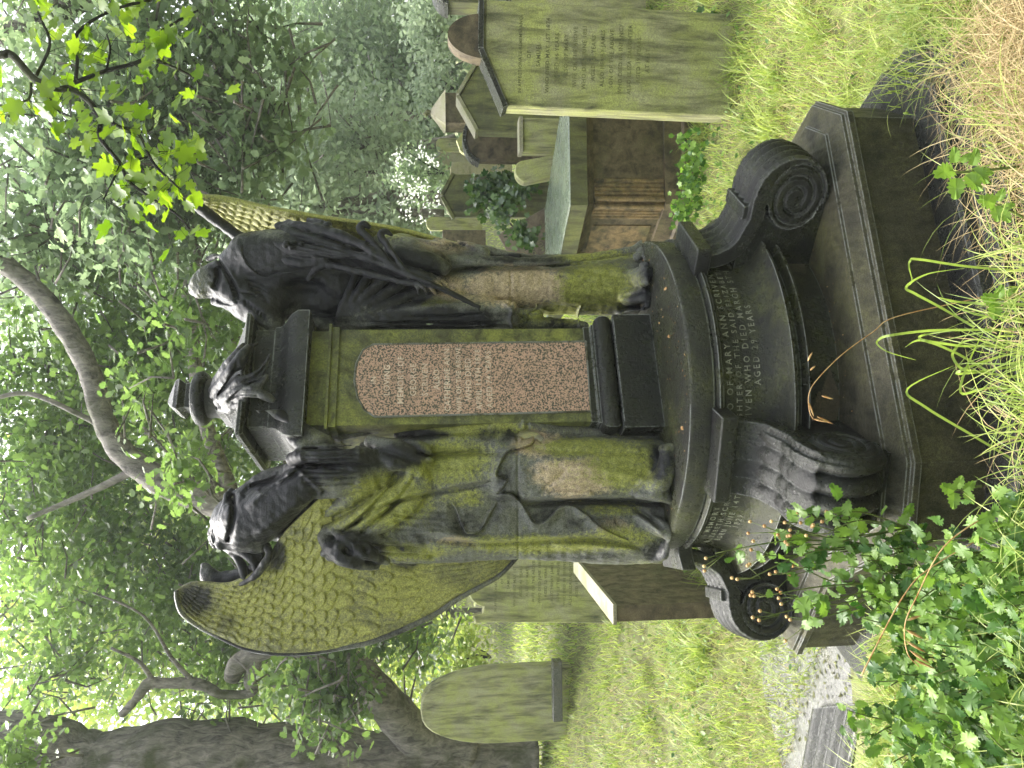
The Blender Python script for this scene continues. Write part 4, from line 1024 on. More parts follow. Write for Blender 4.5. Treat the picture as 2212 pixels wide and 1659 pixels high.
def PG(x, y):
    """ground point seen at a picture point"""
    lo_, hi_ = 0.5, 200.0
    f = lambda Y: P(x, y, Y).z - float(gz(P(x, y, Y).x, Y))
    if f(hi_) > 0: return P(x, y, 60)
    for Y in np.geomspace(0.9, 200, 120):
        if f(Y) < 0: hi_ = Y; break
        lo_ = Y
    for _ in range(25):
        m_ = (lo_ + hi_) / 2
        if f(m_) > 0: lo_ = m_
        else: hi_ = m_
    return P(x, y, lo_)

# ------------------------------------------------------------------ leaves and blades
def tmpl(outline, fold=0.12, cup=0.0):
    """outline: right half (x >= 0) from the stalk (0,0) to the tip (0,1); mirrored and folded on the midrib"""
    R = [(x, y) for x, y in outline]
    v = [(0, 0, 0), (0, 0.5, -0.02), (0, 1, 0)] + [(x, y, fold * x - cup * y * y) for x, y in R] + [(-x, y, fold * x - cup * y * y) for x, y in R]
    n = len(R); f = []
    for s in (0, 1):
        idx = [0] + [3 + s * n + k for k in range(n)] + [2]
        for k in range(len(idx) - 1):
            t_ = (1, idx[k], idx[k + 1]); f.append(t_ if s == 0 else t_[::-1])
    return np.array(v, float), np.array(f)
T_oval = tmpl([(0.22, 0.25), (0.28, 0.5), (0.17, 0.8)])
T_dia = (np.array([(0, 0, 0), (0.3, 0.45, 0.05), (0, 1, -0.03), (-0.3, 0.45, 0.05)], float), np.array([(0, 1, 2), (0, 2, 3)]))
T_maple = tmpl([(0.16, -0.08), (0.42, 0.02), (0.33, 0.22), (0.56, 0.42), (0.46, 0.50), (0.50, 0.66), (0.24, 0.58), (0.16, 0.80)], 0.18, 0.12)
T_oak = tmpl([(0.10, 0.15), (0.26, 0.25), (0.16, 0.38), (0.33, 0.52), (0.2, 0.62), (0.28, 0.78), (0.12, 0.85)], 0.15, 0.08)
T_serr = tmpl([(0.12, 0.04), (0.27, 0.10), (0.20, 0.19), (0.34, 0.27), (0.25, 0.36), (0.36, 0.46), (0.24, 0.54), (0.29, 0.65), (0.16, 0.71), (0.17, 0.82), (0.06, 0.88)], 0.35, 0.28)
def frames(nrm, roll):
    nrm = nrm / (np.linalg.norm(nrm, axis=1, keepdims=True) + 1e-9)
    ref = np.where(np.abs(nrm[:, 2:3]) < 0.9, np.array([[0, 0, 1.0]]), np.array([[1.0, 0, 0]]))
    a = np.cross(ref, nrm); a /= np.linalg.norm(a, axis=1, keepdims=True); b = np.cross(nrm, a)
    c, s = np.cos(roll)[:, None], np.sin(roll)[:, None]
    return np.stack([a * c + b * s, -a * s + b * c, nrm], axis=-1)
def scatter(name, tm, pos, nrm, size, mat, parent=None, roll=None, tint=None, kind=None):
    tv, tf = tm; n = len(pos)
    if roll is None: roll = rng.uniform(0, 6.283, n)
    Fm = frames(nrm, roll); size = np.asarray(size) * np.ones(n)
    V = np.einsum('nij,kj->nki', Fm, tv) * size[:, None, None] + pos[:, None, :]
    Fc = (tf[None] + (np.arange(n) * len(tv))[:, None, None]).reshape(-1, 3)
    o = mesh_obj(name, V.reshape(-1, 3), Fc, mat, parent)
    t = rng.uniform(0, 1, n) if tint is None else tint
    C = np.repeat(np.stack([t, t, t], -1), len(tv), axis=0); vcol(o, 'tint', C)
    if kind: o['kind'] = kind
    return o
def blades(name, base, length, width, lean, mat, parent=None, kind=None, seg=3, tint=None, droop=0.6):
    n = len(base); a = rng.uniform(0, 6.283, n); d = np.stack([np.cos(a), np.sin(a), np.zeros(n)], -1)
    s = np.stack([-np.sin(a), np.cos(a), np.zeros(n)], -1)
    length = np.asarray(length) * np.ones(n); lean = np.asarray(lean) * np.ones(n); width = np.asarray(width) * np.ones(n)
    V = []
    for k in range(seg + 1):
        u = k / seg
        h = length * (u - droop * lean * u * u * 0.6); out = length * lean * u ** 1.6
        c = base + d * out[:, None] + np.array([0, 0, 1.0]) * h[:, None]
        w = width * (1 - u) ** 0.6 * 0.5
        if k < seg: V += [c - s * w[:, None], c + s * w[:, None]]
        else: V += [c]
    V = np.stack(V, 1); m = V.shape[1]; f = []
    for k in range(seg - 1): f += [(2 * k, 2 * k + 1, 2 * k + 3), (2 * k, 2 * k + 3, 2 * k + 2)]
    f += [(2 * seg - 2, 2 * seg - 1, 2 * seg)]
    Fc = (np.array(f)[None] + (np.arange(n) * m)[:, None, None]).reshape(-1, 3)
    o = mesh_obj(name, V.reshape(-1, 3), Fc, mat, parent)
    t = rng.uniform(0, 1, n) if tint is None else tint
    vcol(o, 'tint', np.repeat(np.stack([t, t, t], -1), m, axis=0))
    if kind: o['kind'] = kind
    return o

def on_stone(x, y):
    r = np.hypot(x - CX, y - CY) < 1.0
    slab = (x < -0.95) & (x > -1.95) & (y > 2.75) & (y < 3.75) & (y < 3.15 - (x + 0.9) * 0.55) 
    tomb = (x > 0.75) & (x < 2.4) & (y > 5.5) & (y < 7.1)
    return r | slab | tomb
def lawn(n, y0, y1):
    Y = y0 * (y1 / y0) ** rng.uniform(0, 1, n); X = rng.uniform(-0.62, 0.62, n) * Y
    m = ~on_stone(X, Y); X, Y = X[m], Y[m]
    return np.stack([X, Y, gz(X, Y)], -1)
for nm, cnt, y0, y1, ln, wd, lean, mt, dr in (("grass", 46000, 2.1, 9, 0.095, 0.0045, 0.9, L_grass, .7), ("grass", 30000, 8, 40, 0.10, 0.012, 0.8, L_grass, .6), ("dry_grass", 26000, 2.1, 12, 0.085, 0.0035, 1.7, L_hay, 1.2), ("grass_tussocks", 5000, 2.3, 7, 0.17, 0.006, 1.0, L_grass, .8)):
    B = lawn(cnt, y0, y1)
    if nm == "grass_tussocks":
        c = B[rng.integers(0, len(B), 90)]; B = np.repeat(c, 45, axis=0) + np.c_[rng.normal(0, .05, (90 * 45, 2)), np.zeros(90 * 45)]; B = B[~on_stone(B[:, 0], B[:, 1])]; B[:, 2] = gz(B[:, 0], B[:, 1])
    if nm == "dry_grass":
        k = np.sin(B[:, 0] * 2.1 + 1) * np.sin(B[:, 1] * 1.3) + rng.normal(0, .5, len(B)); B = B[k > -0.15]
    sc_ = 1 + B[:, 1] / 14
    blades(nm, B, ln * rng.uniform(.5, 1.5, len(B)) * sc_ ** .5, wd * sc_ * rng.uniform(.6, 1.3, len(B)), lean * rng.uniform(.4, 1.2, len(B)), mt, kind='stuff', droop=dr)
B = lawn(14000, 2.1, 11)
k = np.sin(B[:, 0] * 1.7 + 2) * np.sin(B[:, 1] * 1.9 + 1); B = B[k + rng.normal(0, .4, len(B)) > 0.05]; B[:, 2] += rng.uniform(.01, .07, len(B))
scatter("ground_ivy", T_oval, B, rng.normal(0, .5, (len(B), 3)) + [0, -.3, 1], rng.uniform(.018, .045, len(B)), L_herb, kind='stuff')

# ------------------------------------------------------------------ trees
def ell_pts(n, spec, power=0.5):
    x, y, Y, rx, ry, rd = spec
    c = np.array(P(x, y, Y)); u = rng.normal(0, 1, (n, 3)); u /= np.linalg.norm(u, axis=1, keepdims=True); r = rng.uniform(0, 1, n) ** power
    return c + u * r[:, None] * np.array([ry / F_PX * Y, rd, rx / F_PX * Y])
def limb_mb(mb, pts, jit=0.0, n=9):
    q = smooth_path(pts, 5)
    mb.tube([P(a[0], a[1], a[2]) for a in q], [a[3] / F_PX * a[2] * (1 + jit * math.sin(i * 2.3) + jit * rng.normal(0, .5)) for i, a in enumerate(q)], n)
def tree(name, label, cat, limbs, crowns, lmat, ltm, size, bmat=None, group=None, base=None, per=22, rad=0.28, twigs=60, up=0.9, crown_kind='crown'):
    b = base if base else P(*limbs[0][0][:3])
    t = thing(name, tuple(b), label, cat, group)
    mb = MB()
    for l in limbs: limb_mb(mb, l, 0.05, 12 if l[0][3] > 20 else 7)
    pos = []
    for spec, n in crowns:
        c = ell_pts(n, spec)
        p = np.repeat(c, per, axis=0) + rng.normal(0, rad / 2, (n * per, 3)) * [1.15, 1, 0.75]
        pos.append(p)
        for k in range(min(twigs, n)):
            a = c[k]; dirv = rng.normal(0, 1, 3) * [1, 1, .5]; dirv /= np.linalg.norm(dirv)
            e_ = a + dirv * rad * 2.0; mid = (a + e_) / 2 + rng.normal(0, .04, 3)
            r_ = 0.0035 * (1 + b.y * 0.12); mb.tube([e_, mid, a], [r_ * 2, r_ * 1.4, r_ * .6], 4)
    tr = mb.build('trunk', bmat or M_bark, t, True)
    pos = np.concatenate(pos)
    nr = rng.normal(0, 0.75, (len(pos), 3)) + [0, -0.15, up]
    base_t = 0.5 + 0.5 * np.sin(pos[:, 0] * 1.9 + pos[:, 2] * 1.3) * np.sin(pos[:, 2] * 2.3 + 1)
    scatter(crown_kind, ltm, pos, nr, rng.uniform(.65, 1.25, len(pos)) * size, lmat, t, tint=np.clip(base_t * .5 + rng.uniform(-.1, .6, len(pos)), 0, 1))
    return t
tree("oak_tree", "big tree with a thick grey trunk forking beside the pointed mossy headstone", "tree",
     [[(1150, 1675, 9.6, 88), (1060, 1668, 9.6, 70), (960, 1662, 9.6, 78), (820, 1674, 9.6, 88), (600, 1668, 9.6, 96), (370, 1664, 9.6, 100), (190, 1682, 9.6, 92), (60, 1650, 9.6, 98), (-150, 1640, 9.6, 90)],
      [(1010, 1630, 9.6, 60), (915, 1600, 9.5, 46), (840, 1525, 9.3, 40), (775, 1450, 9.2, 34), (700, 1405, 9.1, 28), (600, 1395, 9.0, 22), (520, 1430, 9, 22), (500, 1470, 9, 16)],
      [(560, 1400, 9.0, 16), (540, 1470, 9, 14), (545, 1495, 9, 10), (480, 1500, 9, 10), (430, 1478, 9, 12), (350, 1476, 9, 11), (320, 1478, 9, 13), (290, 1515, 9, 9), (262, 1545, 9, 8)],
      [(330, 1470, 9, 6), (300, 1430, 9, 4), (240, 1400, 9, 3)], [(420, 1475, 9, 6), (370, 1420, 9, 4), (310, 1330, 9, 3), (200, 1280, 9, 2)]],
     [((400, 1270, 10.4, 330, 190, 1.0), 260), ((690, 1490, 8.4, 110, 90, .5), 46), ((150, 1100, 10.6, 230, 160, 1.0), 120), ((120, 1400, 11, 180, 170, 1.0), 60), ((500, 1450, 10.2, 250, 90, .6), 50), ((20, 1640, 7.6, 70, 60, .6), 20), ((850, 1390, 9.8, 120, 60, .5), 24)],
     L_dark, T_oak, .115, per=26, rad=.30, twigs=80)
tree("oak_tree", "mossy limbed tree rising behind the headless angel with the broad wing", "tree",
     [[(1180, 1130, 8, 66), (1000, 1120, 8, 56), (700, 1105, 8, 46), (520, 1095, 8, 34), (440, 1072, 8, 36), (350, 1040, 8, 30), (262, 975, 8, 25), (222, 900, 8, 23), (190, 795, 8, 22), (130, 690, 8, 22), (60, 610, 8, 20), (-60, 520, 8, 22)],
      [(500, 1060, 8, 16), (440, 900, 8, 15), (420, 760, 8, 16), (408, 640, 8, 15), (430, 540, 8, 8)], [(240, 930, 8, 10), (180, 900, 8, 6), (60, 850, 8, 5), (-40, 870, 8, 4)], [(300, 1010, 8, 10), (200, 1060, 8, 7), (60, 1120, 8, 5)]],
     [((300, 760, 9.2, 330, 270, .8), 330), ((120, 1000, 9.6, 200, 260, .9), 170), ((560, 950, 9.2, 200, 150, .7), 70), ((620, 1130, 9.2, 150, 130, .6), 46), ((300, 830, 7.4, 60, 40, .2), 7), ((390, 1020, 7.3, 60, 50, .2), 12), ((420, 700, 7.2, 120, 90, .3), 22)],
     L_dark, T_oak, .105, per=26, rad=.28, twigs=80)
tree("oak_tree", "grey green tree hanging low over the right-hand graves", "tree",
     [[(1200, -160, 9, 60), (700, -140, 9, 50), (300, -60, 8.6, 32), (100, 40, 8, 22), (-60, 100, 8, 16)], [(500, -100, 8.8, 22), (420, 60, 8, 12), (380, 220, 7.6, 8), (420, 330, 7.5, 5)], [(300, -40, 8.5, 16), (240, 200, 7.8, 9), (260, 420, 7.6, 6), (330, 560, 7.5, 4)]],
     [((230, 190, 7.8, 300, 260, .9), 210), ((470, 120, 7.6, 200, 190, .6), 110), ((330, 430, 7.5, 230, 150, .6), 150), ((100, 480, 8.6, 180, 200, 1.0), 100), ((560, 300, 7.4, 110, 70, .4), 36)],
     L_grey, T_oak, .115, per=24, rad=.28, twigs=90)
G2 = "pale far trees beyond the graves"
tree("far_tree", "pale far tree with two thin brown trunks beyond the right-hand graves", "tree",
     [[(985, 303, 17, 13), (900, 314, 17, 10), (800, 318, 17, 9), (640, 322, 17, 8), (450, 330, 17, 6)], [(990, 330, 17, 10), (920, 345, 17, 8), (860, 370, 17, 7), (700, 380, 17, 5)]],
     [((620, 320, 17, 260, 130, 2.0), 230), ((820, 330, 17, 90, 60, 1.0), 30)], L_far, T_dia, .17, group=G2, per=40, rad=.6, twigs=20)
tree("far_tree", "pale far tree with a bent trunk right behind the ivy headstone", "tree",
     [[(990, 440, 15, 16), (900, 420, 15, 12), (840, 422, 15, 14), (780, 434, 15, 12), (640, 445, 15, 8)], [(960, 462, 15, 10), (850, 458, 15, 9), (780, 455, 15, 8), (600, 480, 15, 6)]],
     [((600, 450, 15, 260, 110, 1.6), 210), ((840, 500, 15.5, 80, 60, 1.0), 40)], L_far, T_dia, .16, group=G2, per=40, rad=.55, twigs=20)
tree("far_tree", "dim green far tree above the gabled tomb with a finial", "tree",
     [[(1000, 240, 24, 12), (880, 250, 24, 11), (700, 262, 24, 9), (500, 270, 24, 6)]],
     [((750, 150, 26, 260, 230, 3), 260), ((880, 220, 25, 100, 130, 2), 70)], L_grey, T_dia, .24, group=G2, per=44, rad=1.0, twigs=10)
tree("far_tree", "bright green far tree behind the left wing", "tree",
     [[(1050, 1330, 22, 16), (800, 1320, 22, 12), (500, 1290, 22, 9)]],
     [((450, 1380, 22, 420, 260, 3), 300), ((300, 1080, 24, 300, 240, 3), 260), ((120, 1350, 26, 200, 330, 3), 160), ((830, 1350, 20, 130, 230, 2), 120)], L_grass, T_dia, .24, per=44, rad=1.0, twigs=10)
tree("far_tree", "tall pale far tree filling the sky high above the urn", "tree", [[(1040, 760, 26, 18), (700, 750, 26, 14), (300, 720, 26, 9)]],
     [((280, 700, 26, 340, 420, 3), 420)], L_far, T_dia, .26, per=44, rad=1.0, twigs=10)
# the wood that closes the view
pos = []
for k in range(1500):
    X = rng.uniform(-24, 24); Y = rng.uniform(27, 38); z = rng.uniform(-0.5, 9.5) if X > -2 else rng.uniform(-.5, 12)
    pos.append(np.array([X, Y, z]) + rng.normal(0, 0.9, (46, 3)))
pos = np.concatenate(pos); nr = rng.normal(0, .7, (len(pos), 3)) + [0, -.6, .7]
scatter("woodland", T_dia, pos, nr, rng.uniform(.2, .45, len(pos)), L_grey, kind='stuff')
# the same wood closes in behind the photographer and at the sides
pos = []
for k in range(620):
    a = rng.uniform(-2.3, 2.3) ; R__ = rng.uniform(12, 17); z = rng.uniform(0, 9) + (1.5 if abs(a) > 1.2 else 0)
    pos.append(np.array([R__ * math.sin(a), 1 - R__ * math.cos(a), z]) + rng.normal(0, 1.0, (34, 3)))
pos = np.concatenate(pos); nr = rng.normal(0, .7, (len(pos), 3)) + [0, 0, .6]
scatter("woodland", T_dia, pos, nr, rng.uniform(.35, .7, len(pos)), L_dark, kind='stuff')
# shrubs at the edge of the clearing
def shrub(label, x, y, Y, rx, ry, n, mat, size=.07, group=None, tm=T_oval, per=22, name="shrub"):
    b = P(x + rx, y, Y); t = thing(name, tuple(b), label, "shrub", group)
    c = ell_pts(n, (x, y, Y, rx, ry, ry / F_PX * Y), .6); p = np.repeat(c, per, axis=0) + rng.normal(0, .10 * Y / 10, (n * per, 3))
    scatter('foliage', tm, p, rng.normal(0, .7, (len(p), 3)) + [0, -.4, .7], rng.uniform(.7, 1.3, len(p)) * size, mat, t)
    m = MB()
    for k in range(6): m.tube([b, (b + Vector(c[k])) / 2 + Vector(rng.normal(0, .04, 3)), Vector(c[k])], [.015, .01, .004], 5)
    m.build('stem', M_twig, t); return t
shrub("pale sunlit shrub between the gabled stones, at the far right edge", 930, 60, 13, 60, 90, 60, L_far, .10)
shrub("pale shrub behind the round-topped headstone", 940, 190, 14, 40, 60, 36, L_far, .10)
shrub("bright sunlit shrub left of the broad wing, above the pointed headstone", 880, 1400, 11, 50, 60, 60, L_grass, .08)
shrub("leafy bush right behind the pointed mossy headstone", 1000, 1420, 12, 60, 90, 90, L_grass, .08)
shrub("low bush at the foot of the forked tree trunk", 960, 1530, 12, 60, 60, 50, L_grass, .08)
ew = shrub("bush with white blossom behind the ivy headstone", 900, 375, 13, 60, 60, 60, L_grey, .08)
c = ell_pts(26, (905, 400, 12.0, 60, 95, .3)); p = np.repeat(c, 9, axis=0) + rng.normal(0, .045, (26 * 9, 3))
scatter('blossom', T_oval, p, rng.normal(0, .5, (len(p), 3)) + [0, -1, .4], .05, L_pet, ew)

# maple branch reaching in from above
mp = thing("maple_branch", tuple(P(-60, 119, 3.2)), "overhanging branch with bright yellow green lobed leaves, above the narrow wing", "branch")
Z7 = lambda q: [(a * .372, b * .372, Y, r) for a, b, Y, r in q]
brs = [Z7([(-200, 330, 3.25, 9), (0, 320, 3.2, 8), (70, 320, 3.2, 8), (200, 460, 3.18, 7.5), (330, 515, 3.16, 7), (410, 515, 3.15, 6.5), (520, 590, 3.13, 6), (580, 700, 3.12, 5), (580, 800, 3.1, 4.4), (700, 950, 3.08, 4), (745, 1050, 3.05, 3.4), (880, 1150, 3.03, 3), (1020, 1240, 3.02, 2.4), (1100, 1330, 3.0, 2)]),
       Z7([(430, 480, 3.16, 4.6), (620, 410, 3.2, 4.4), (760, 375, 3.22, 4), (880, 345, 3.25, 3.6), (1090, 430, 3.25, 2.8), (1160, 490, 3.25, 2)]),
       Z7([(580, 640, 3.12, 3.8), (680, 730, 3.1, 3.5), (800, 770, 3.1, 3.2), (880, 930, 3.06, 3), (960, 1020, 3.04, 2.6), (1050, 1100, 3.02, 2)]),
       Z7([(210, 440, 3.2, 3.4), (290, 260, 3.25, 3), (240, 120, 3.3, 2.6), (190, 20, 3.35, 2)]),
       Z7([(440, 470, 3.16, 4), (450, 340, 3.2, 3.6), (450, 190, 3.25, 3.4), (650, 60, 3.3, 3), (880, 0, 3.35, 3)]),
       Z7([(870, 345, 3.25, 3), (870, 230, 3.3, 2.6), (1000, 140, 3.3, 2.4), (1150, 60, 3.35, 2)]),
       Z7([(180, 480, 3.2, 3), (170, 570, 3.2, 2.4), (90, 610, 3.2, 2), (50, 680, 3.2, 1.6)]),
       Z7([(740, 950, 3.08, 2.4), (850, 910, 3.1, 2), (930, 880, 3.1, 1.6)]), Z7([(250, 500, 3.18, 2.2), (310, 600, 3.16, 2), (350, 660, 3.16, 1.6)]),
       Z7([(800, 770, 3.1, 2.2), (880, 750, 3.12, 2), (890, 680, 3.14, 1.6)]), Z7([(620, 400, 3.2, 2.6), (640, 280, 3.2, 2.2), (620, 200, 3.2, 1.6)]), Z7([(700, 950, 3.08, 2.2), (650, 1060, 3.06, 2), (600, 1160, 3.05, 1.6)])]
m = MB(); tips = []
for b in brs:
    q = smooth_path(b, 4); m.tube([P(*a[:3]) for a in q], [a[3] / F_PX * a[2] for a in q], 7)
    tips += [tuple(a[:3]) for a in q[len(q) // 4:]]
pos, nr = [], []
for x, y, Y in tips:
    for k in range(1 if rng.uniform() < .6 else 2):
        p0 = P(x, y, Y); off = Vector((rng.normal(0, .075), rng.normal(0, .06), rng.normal(-.01, .075)))
        m.tube([p0, p0 + off * .6 + Vector((0, 0, .01)), p0 + off], [.0012, .001, .0008], 4)
        pos.append(p0 + off); nr.append((rng.normal(0, .5), rng.normal(-.5, .5), rng.normal(.55, .4)))
m.build('bough', M_twig, mp, True)
scatter('leaves', T_maple, np.array(pos), np.array(nr), rng.uniform(.045, .088, len(pos)), L_maple, mp)

# ------------------------------------------------------------------ headstones and tombs
def outline(kind, w, h):
    a = w / 2; o = [(-a, -0.35)]
    if kind == 'round':
        o += [(-a, h - a * .75)] + [(-a * math.cos(t), h - a * .75 + a * .75 * math.sin(t)) for t in np.linspace(0.15, math.pi - .15, 14)] + [(a, h - a * .75)]
    elif kind == 'gothic':
        o += [(-a, h * .45)]
        for s_, ts in ((-1, np.linspace(0, 1, 10)), (1, np.linspace(1, 0, 10))):
            for t in ts: o.append((s_ * a * math.cos(t * math.pi / 2) ** .75 if t < 1 else 0, h * .45 + h * .55 * math.sin(t * math.pi / 2) ** 1.15))
        o += [(a, h * .45)]
    elif kind == 'gable': o += [(-a, h - a * .55), (0, h), (a, h - a * .55)]
    elif kind == 'flat': o += [(-a, h), (a, h)]
    elif kind == 'halfgable': o += [(-a, h - .16), (0.02, h - 0.0), (a, h)]
    elif kind == 'eared': o += [(-a, h - .14), (-a * 1.04, h - .06), (-a * .86, h - .04), (-a * .8, h - .12), (-a * .62, h - .13)] + [(a * .62 * -math.cos(t), h - .13 + .16 * math.sin(t)) for t in np.linspace(0.1, math.pi - .1, 10)] + [(a * .62, h - .13), (a * .8, h - .12), (a * .86, h - .04), (a * 1.04, h - .06), (a, h - .14)]
    elif kind == 'ogee': o += [(-a, h * .7), (-a * .8, h * .85), (-a * .35, h * .93), (0, h), (a * .35, h * .93), (a * .8, h * .85), (a, h * .7)]
    o += [(a, -0.35)]; return o
ROWS = ["IN AFFECTIONATE REMEMBRANCE", "OF", "SAMUEL", "WHO DIED MAY 1ST 1874", "AGED 46 YEARS", "ALSO OF MARY", "WIFE OF THE ABOVE", "WHO DIED JUNE 1881", "AGED 52 YEARS", "ALSO HENRY JAMES", "SON OF THE ABOVE", "WHO DIED IN INFANCY", "ALSO ELIZA DAUGHTER", "AGED 19 YEARS", "AT REST", "THY WILL BE DONE"]
def headstone(label, kind, xt, xb, y0, y1, Y, mat, yaw=0.0, thick=.1, tilt=0.0, roll=0.0, rows=0, capm=None, group="headstones in the graveyard", tsize=1.0, frame=False, cat="headstone", tmat=None):
    yc = (y0 + y1) / 2; top, bot = P(xt, yc, Y), P(xb, yc, Y); w = (y1 - y0) / F_PX * Y; h = top.z - bot.z
    t = thing("headstone", (bot.x, bot.y, bot.z), label, cat, group, yaw); t.rotation_euler = (tilt, roll, yaw)
    bpy.context.view_layer.update()
    ol = outline(kind, w, h); n = len(ol)
    def ring(y, s):
        cxm = 0; return [(px_ * s, y, (pz_ - h / 2) * (s if pz_ > -.2 else 1) + h / 2) for px_, pz_ in ol]
    m = MB(); m.loft([ring(-thick / 2, .975), ring(-thick / 2 + .012, 1), ring(thick / 2 - .01, 1), ring(thick / 2, .98)])
    bw = mesh_obj('slab', m.v, m.f, mat, t, False, world=False)
    if capm:
        m = MB()
        ed = [p for p in ol if p[1] > h * .5]
        m2 = []
        for k in range(len(ed) - 1):
            a, b = Vector((ed[k][0], 0, ed[k][1])), Vector((ed[k + 1][0], 0, ed[k + 1][1]))
            if abs((b - a).normalized().z) > .97 or (b - a).length < .004: continue
            d = (b - a).normalized(); nr_ = Vector((-d.z, 0, d.x)); q_ = [a - d * .0, b + d * .0]
            vs = []
            for p_ in q_:
                for yy in (-thick / 2 - .025, thick / 2 + .02):
                    for hh in (.002, .035): vs.append(p_ + nr_ * hh + Vector((0, yy, 0)))
            m.add(vs, [(0, 1, 3, 2), (4, 6, 7, 5), (0, 4, 5, 1), (2, 3, 7, 6), (0, 2, 6, 4), (1, 5, 7, 3)])
        mesh_obj('coping', m.v, m.f, capm, t, False, world=False)
    if frame:
        m = MB(); s_ = .86; q = [Vector((px_ * s_, -thick / 2 - .002, (pz_ - h * .5) * .9 + h * .5)) for px_, pz_ in ol if pz_ > -.2]; q = [Vector((q[0].x, q[0].y, h * .12))] + q + [Vector((q[-1].x, q[-1].y, h * .12))]
        m.tube(q, .007, 5); mesh_obj('carved_border', m.v, m.f, mat, t, True, world=False)
    if rows:
        m = MB(); z = h * .80 if kind != 'halfgable' else h * .83; st_ = h * .62 / rows
        for r in range(rows):
            tx = ROWS[r % len(ROWS)]; sz = min(st_ * .62, w * .78 / max(len(tx), 8) * 1.5) * tsize
            v, f = text_verts(tx, sz); m.add([(a, -thick / 2 - .0022, b + z) for a, b, c_ in v], f); z -= st_
        mesh_obj('inscription', m.v, m.f, tmat or M_cut, t, False, world=False)
    return t
H1 = headstone("big mossy headstone with a round knob on its sloping top, nearest on the right", 'halfgable', 1043, 1510, 38, 258, 4.9, M_head, rows=15, thick=.17, capm=M_black, yaw=math.radians(-4), roll=math.radians(1.5))
m = MB(); Yh = 4.9; wk = 92 / F_PX * Yh; ck = P(1043, 88, Yh)
lm = H1.matrix_world.inverted() if False else None
bpy.context.view_layer.update(); hl = H1.matrix_world.inverted() @ ck
kn = [(hl.x + wk / 2 * 1.02 * -math.cos(t), hl.z - .02 + .245 * math.sin(t)) for t in np.linspace(0, math.pi, 18)]
m.loft([[(a, -.07, b) for a, b in kn], [(a, .07, b) for a, b in kn]]); mesh_obj('round_knob', m.v, m.f, M_brown, H1, False, world=False)
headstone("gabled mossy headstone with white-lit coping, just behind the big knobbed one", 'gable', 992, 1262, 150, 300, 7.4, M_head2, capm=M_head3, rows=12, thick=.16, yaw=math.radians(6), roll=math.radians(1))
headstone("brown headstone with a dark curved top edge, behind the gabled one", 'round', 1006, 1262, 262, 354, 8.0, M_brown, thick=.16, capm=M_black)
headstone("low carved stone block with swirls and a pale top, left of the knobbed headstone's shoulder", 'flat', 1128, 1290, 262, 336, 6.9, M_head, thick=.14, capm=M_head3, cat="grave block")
headstone("small plain stone leaning to the left behind the chest tomb", 'round', 1108, 1262, 326, 374, 6.7, M_head, thick=.1, roll=math.radians(-12), yaw=math.radians(10))
H6 = headstone("dark gabled headstone half covered in ivy", 'gable', 957, 1190, 381, 472, 8.6, M_head2, rows=13, thick=.12, yaw=math.radians(-5), capm=M_head2)
headstone("brown mossy slab leaning askew in front of the ivy headstone", 'flat', 1085, 1262, 412, 556, 7.2, M_brown, thick=.1, roll=math.radians(-27), tilt=math.radians(-20), rows=5)
headstone("small round-topped headstone close to the narrow wing, far off", 'round', 921, 1000, 470, 499, 14, M_head, thick=.1)
headstone("far brown stone block beside the narrow wing", 'flat', 956, 1004, 499, 560, 13, M_brown, thick=.2, cat="grave block")
headstone("far pale headstone with an arched sunk panel", 'round', 942, 1010, 331, 367, 16, M_head3, thick=.1, frame=True)
headstone("far small mossy headstone right of the pale arched one", 'round', 942, 1000, 300, 329, 16.5, M_head, thick=.1)
headstone("far leaning ogee headstone right behind the gabled one", 'ogee', 985, 1060, 290, 344, 12, M_head, thick=.1, roll=math.radians(8))
headstone("far pale round headstone just right of the ivy headstone", 'round', 972, 1060, 352, 392, 12.5, M_head3, thick=.1, rows=4)
headstone("tall inscribed headstone with a scrolled ear, behind the broad wing's tip", 'eared', 1012, 1312, 1170, 1342, 6.6, M_head, rows=14, thick=.12, yaw=math.radians(8), roll=math.radians(2.5))
headstone("pointed mossy headstone alone in the long grass on the left", 'gothic', 908, 1196, 1429, 1597, 8.2, M_head, thick=.14, yaw=math.radians(-6), tmat=M_cut)
headstone("dark headstone with columns cut off by the picture's right edge, farther back", 'round', 938, 1180, -70, 26, 8.4, M_head2, thick=.3, capm=M_black)
headstone("curved-top mossy headstone on a stepped base at the right edge", 'round', 1075, 1300, -110, 34, 6.4, M_head, thick=.2, capm=M_black)
# slab seen along its face behind the left bracket
a, b = P(1331, 1309, 4.3), P(1246, 1207, 5.6); bz_ = .2; tz = a.z
sl = thing("headstone", (a.x, a.y, bz_), "brown stained headstone standing edge on, behind the left scroll bracket", "headstone", "headstones in the graveyard")
m = MB(); d = Vector((b.x - a.x, b.y - a.y, 0)); nrm_ = Vector((-d.y, d.x, 0)).normalized() * .09
m.prism([(a.x, a.y), (a.x + d.x, a.y + d.y), (a.x + d.x + nrm_.x, a.y + d.y + nrm_.y), (a.x + nrm_.x, a.y + nrm_.y)], bz_, tz - .004); m.build('slab', M_brown, sl)
m = MB(); e0 = Vector((a.x, a.y, 0)) - d.normalized() * .01 - nrm_ * .15; m.prism([xy(e0), xy(e0 + d * 1.02), xy(e0 + d * 1.02 + nrm_ * 1.3), xy(e0 + nrm_ * 1.3)], tz, tz + .02); m.build('coping', M_head3, sl)
